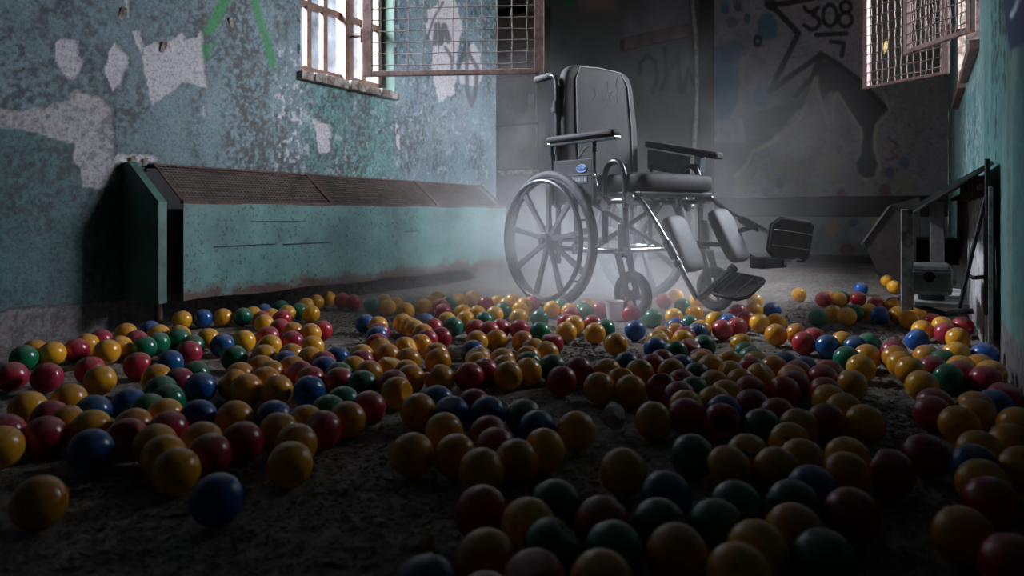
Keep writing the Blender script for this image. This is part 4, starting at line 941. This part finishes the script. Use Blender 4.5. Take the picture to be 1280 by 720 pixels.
# translucent plastic cup in the mist
m, nt, b = mat('clear_plastic'); M['cup'] = m; b.inputs['Base Color'].default_value = (.8, .74, .74, 1); b.inputs['Roughness'].default_value = .35; b.inputs['Alpha'].default_value = .65
cx_, cy_ = gp(768, 401); cu = MB()
prof = [(.028, .0), (.033, .035), (.036, .075), (.038, .078), (.034, .075), (.031, .035), (.026, .004)]; ns = 20
V = [(r_*math.cos(2*math.pi*k/ns), r_*math.sin(2*math.pi*k/ns), z_) for r_, z_ in prof for k in range(ns)]
cu.add(V, [(i*ns+k, i*ns+(k+1) % ns, (i+1)*ns+(k+1) % ns, (i+1)*ns+k) for i in range(len(prof)-1) for k in range(ns)]+[tuple(range(ns))[::-1]])
co_ = cu.build('plastic_cup', 'cup', smooth=True); co_.location = (cx_, cy_, .002); tag(co_, 'pale translucent plastic cup standing in the mist before the big wheel', 'cup')
# yellow peel standing up near the camera
px0, py0 = gp(540, 725); pe = MB()
for k, (dx, dy, hh) in enumerate(((-.012, 0, .055), (.014, .008, .035), (.004, -.012, .03))):
    V = []
    for i in range(7):
        t = i/6; wd = .012*(1-t)**.7+.0015; V += [(dx*(1-t)-wd, dy*(1-t)+.006*math.sin(t*4+k), hh*t), (dx*(1-t)+wd, dy*(1-t)+.008*math.sin(t*4+k), hh*t)]
    pe.add(V, [(2*i, 2*i+1, 2*i+3, 2*i+2) for i in range(6)])
po = pe.build('dry_peel', 'leaf', smooth=True); po.location = (px0, py0, .0); po.rotation_euler = (0, 0, A-math.pi/2); sm = po.modifiers.new('s', 'SOLIDIFY'); sm.thickness = .0015
tag(po, 'shrivelled yellow fruit peel standing up behind the blue ball', 'peel')
# flakes and gravel
rs = np.random.RandomState(11); V = []; Fc = []; MI = []
PB = np.stack([RU, RWW], 1)
def chips(n, fpos, smin, smax, thick):
    for _ in range(n):
        x, y = fpos(); s = rs.uniform(smin, smax); a = rs.uniform(0, 6.28); k = rs.randint(4, 6); tilt = rs.uniform(-.35, .35); u_, w_ = x, y
        if not (WR+.02 < w_ < 4.3 and u_ < UB-.03) or (w_ > WL-.02 and u_ < UE): continue
        if np.hypot(PB[:, 0]-x, PB[:, 1]-y).min() < .025+s or math.hypot(x-1.642, y-WL+.135) < .016+s: continue
        z0_ = float(floor_h(np.array([u_]), np.array([w_]))[0]); o_ = len(V); ring = []
        for q in range(k):
            t = a+2*math.pi*q/k; rr = s*rs.uniform(.55, 1.1); ring.append((x+rr*math.cos(t), y+rr*.8*math.sin(t), z0_+.001+abs(tilt)*s+tilt*rr*math.cos(t)))
        th = s*thick
        V.extend(ring); V.extend([(p[0], p[1], p[2]+th) for p in ring])
        Fc.append(tuple(range(o_, o_+k))[::-1]); Fc.append(tuple(range(o_+k, o_+2*k))); Fc.extend([(o_+q, o_+(q+1) % k, o_+k+(q+1) % k, o_+k+q) for q in range(k)]); MI.extend([rs.randint(0, 3)]*(k+2))
def anywhere():
    py = 330+rs.rand()**.8*420; return gp(rs.uniform(-20, 1300), py)
def around(px, py, sx, sy):
    def f():
        a, b_ = rs.normal(px, sx), rs.normal(py, sy)
        return gp(a, max(b_, 335))
    return f
chips(7000, anywhere, .0018, .0055, .4); chips(350, anywhere, .006, .013, .12)
for c_ in ((500, 418, 45, 13), (1090, 425, 60, 12), (730, 440, 60, 10), (1130, 520, 60, 25), (560, 600, 140, 40), (1000, 395, 70, 9), (460, 400, 40, 9)): chips(650, around(*c_), .0025, .0095, .3)
me = bpy.data.meshes.new('rubble'); me.from_pydata(V, [], Fc); me.update()
for nme, c1, c2 in (('pale_chip', (.36, .33, .30), (.22, .19, .17)), ('brown_chip', (.17, .13, .10), (.09, .07, .055)), ('grey_chip', (.24, .22, .21), (.13, .12, .11))):
    me.materials.append(worn(nme, c1, c2, .9, 0, 40))
me.polygons.foreach_set('material_index', MI)
o = bpy.data.objects.new('rubble', me); COL.objects.link(o); tag(o, 'small paint flakes and gravel strewn over the dirty floor', 'rubble', kind='stuff')

# ------------------------------------------------------------------ drifting mist
m = bpy.data.materials.new('mist'); m.use_nodes = True; nt = m.node_tree; nt.nodes.clear()
out = N(nt, 'ShaderNodeOutputMaterial'); vs = N(nt, 'ShaderNodeVolumeScatter'); vs.inputs['Color'].default_value = (.98, .94, .94, 1); vs.inputs['Anisotropy'].default_value = .15
tc = N(nt, 'ShaderNodeTexCoord')
def blob(c, s):
    mp = N(nt, 'ShaderNodeMapping'); mp.vector_type = 'TEXTURE'; mp.inputs['Location'].default_value = c; mp.inputs['Scale'].default_value = s
    nt.links.new(tc.outputs['Object'], mp.inputs[0]); ln = N(nt, 'ShaderNodeVectorMath', operation='LENGTH'); nt.links.new(mp.outputs[0], ln.inputs[0])
    mr = N(nt, 'ShaderNodeMapRange', interpolation_type='SMOOTHERSTEP'); nt.links.new(ln.outputs['Value'], mr.inputs[0])
    for i, v in enumerate((0., 1., 1., 0.)): mr.inputs[1+i].default_value = v
    return mr.outputs[0]
b1 = blob((2.95, 1.4, .10), (1.35, 1.4, .66)); b2 = blob((3.6, 2.1, .65), (1.3, .85, 1.0))
sc2 = N(nt, 'ShaderNodeMath', operation='MULTIPLY'); nt.links.new(b2, sc2.inputs[0]); sc2.inputs[1].default_value = .26
ad = N(nt, 'ShaderNodeMath', operation='ADD'); nt.links.new(b1, ad.inputs[0]); nt.links.new(sc2.outputs[0], ad.inputs[1])
b3 = blob((3.7, .95, .55), (1.5, 1.15, 1.0)); ma3 = N(nt, 'ShaderNodeMath', operation='MULTIPLY_ADD'); nt.links.new(b3, ma3.inputs[0]); ma3.inputs[1].default_value = .08; nt.links.new(ad.outputs[0], ma3.inputs[2]); ad = ma3
nz = N(nt, 'ShaderNodeTexNoise'); nz.inputs['Scale'].default_value = 2.6; nz.inputs['Detail'].default_value = 4; nz.inputs['Distortion'].default_value = .8; nt.links.new(tc.outputs['Object'], nz.inputs['Vector'])
mr = N(nt, 'ShaderNodeMapRange'); nt.links.new(nz.outputs[0], mr.inputs[0]); mr.inputs[1].default_value = .36; mr.inputs[2].default_value = .64; mr.inputs[3].default_value = .08; mr.inputs[4].default_value = 1.5
mu = N(nt, 'ShaderNodeMath', operation='MULTIPLY'); nt.links.new(ad.outputs[0], mu.inputs[0]); nt.links.new(mr.outputs[0], mu.inputs[1])
mu2 = N(nt, 'ShaderNodeMath', operation='MULTIPLY'); nt.links.new(mu.outputs[0], mu2.inputs[0]); mu2.inputs[1].default_value = 1.0
nt.links.new(mu2.outputs[0], vs.inputs['Density']); nt.links.new(vs.outputs[0], out.inputs['Volume'])
M['mist'] = m
o = turned(MB().box(1.55, 6.45, -.1, WL-.02, .02, 2.1).build('mist', 'mist')); tag(o, 'pale mist hanging low around the wheelchair', 'mist', kind='stuff')
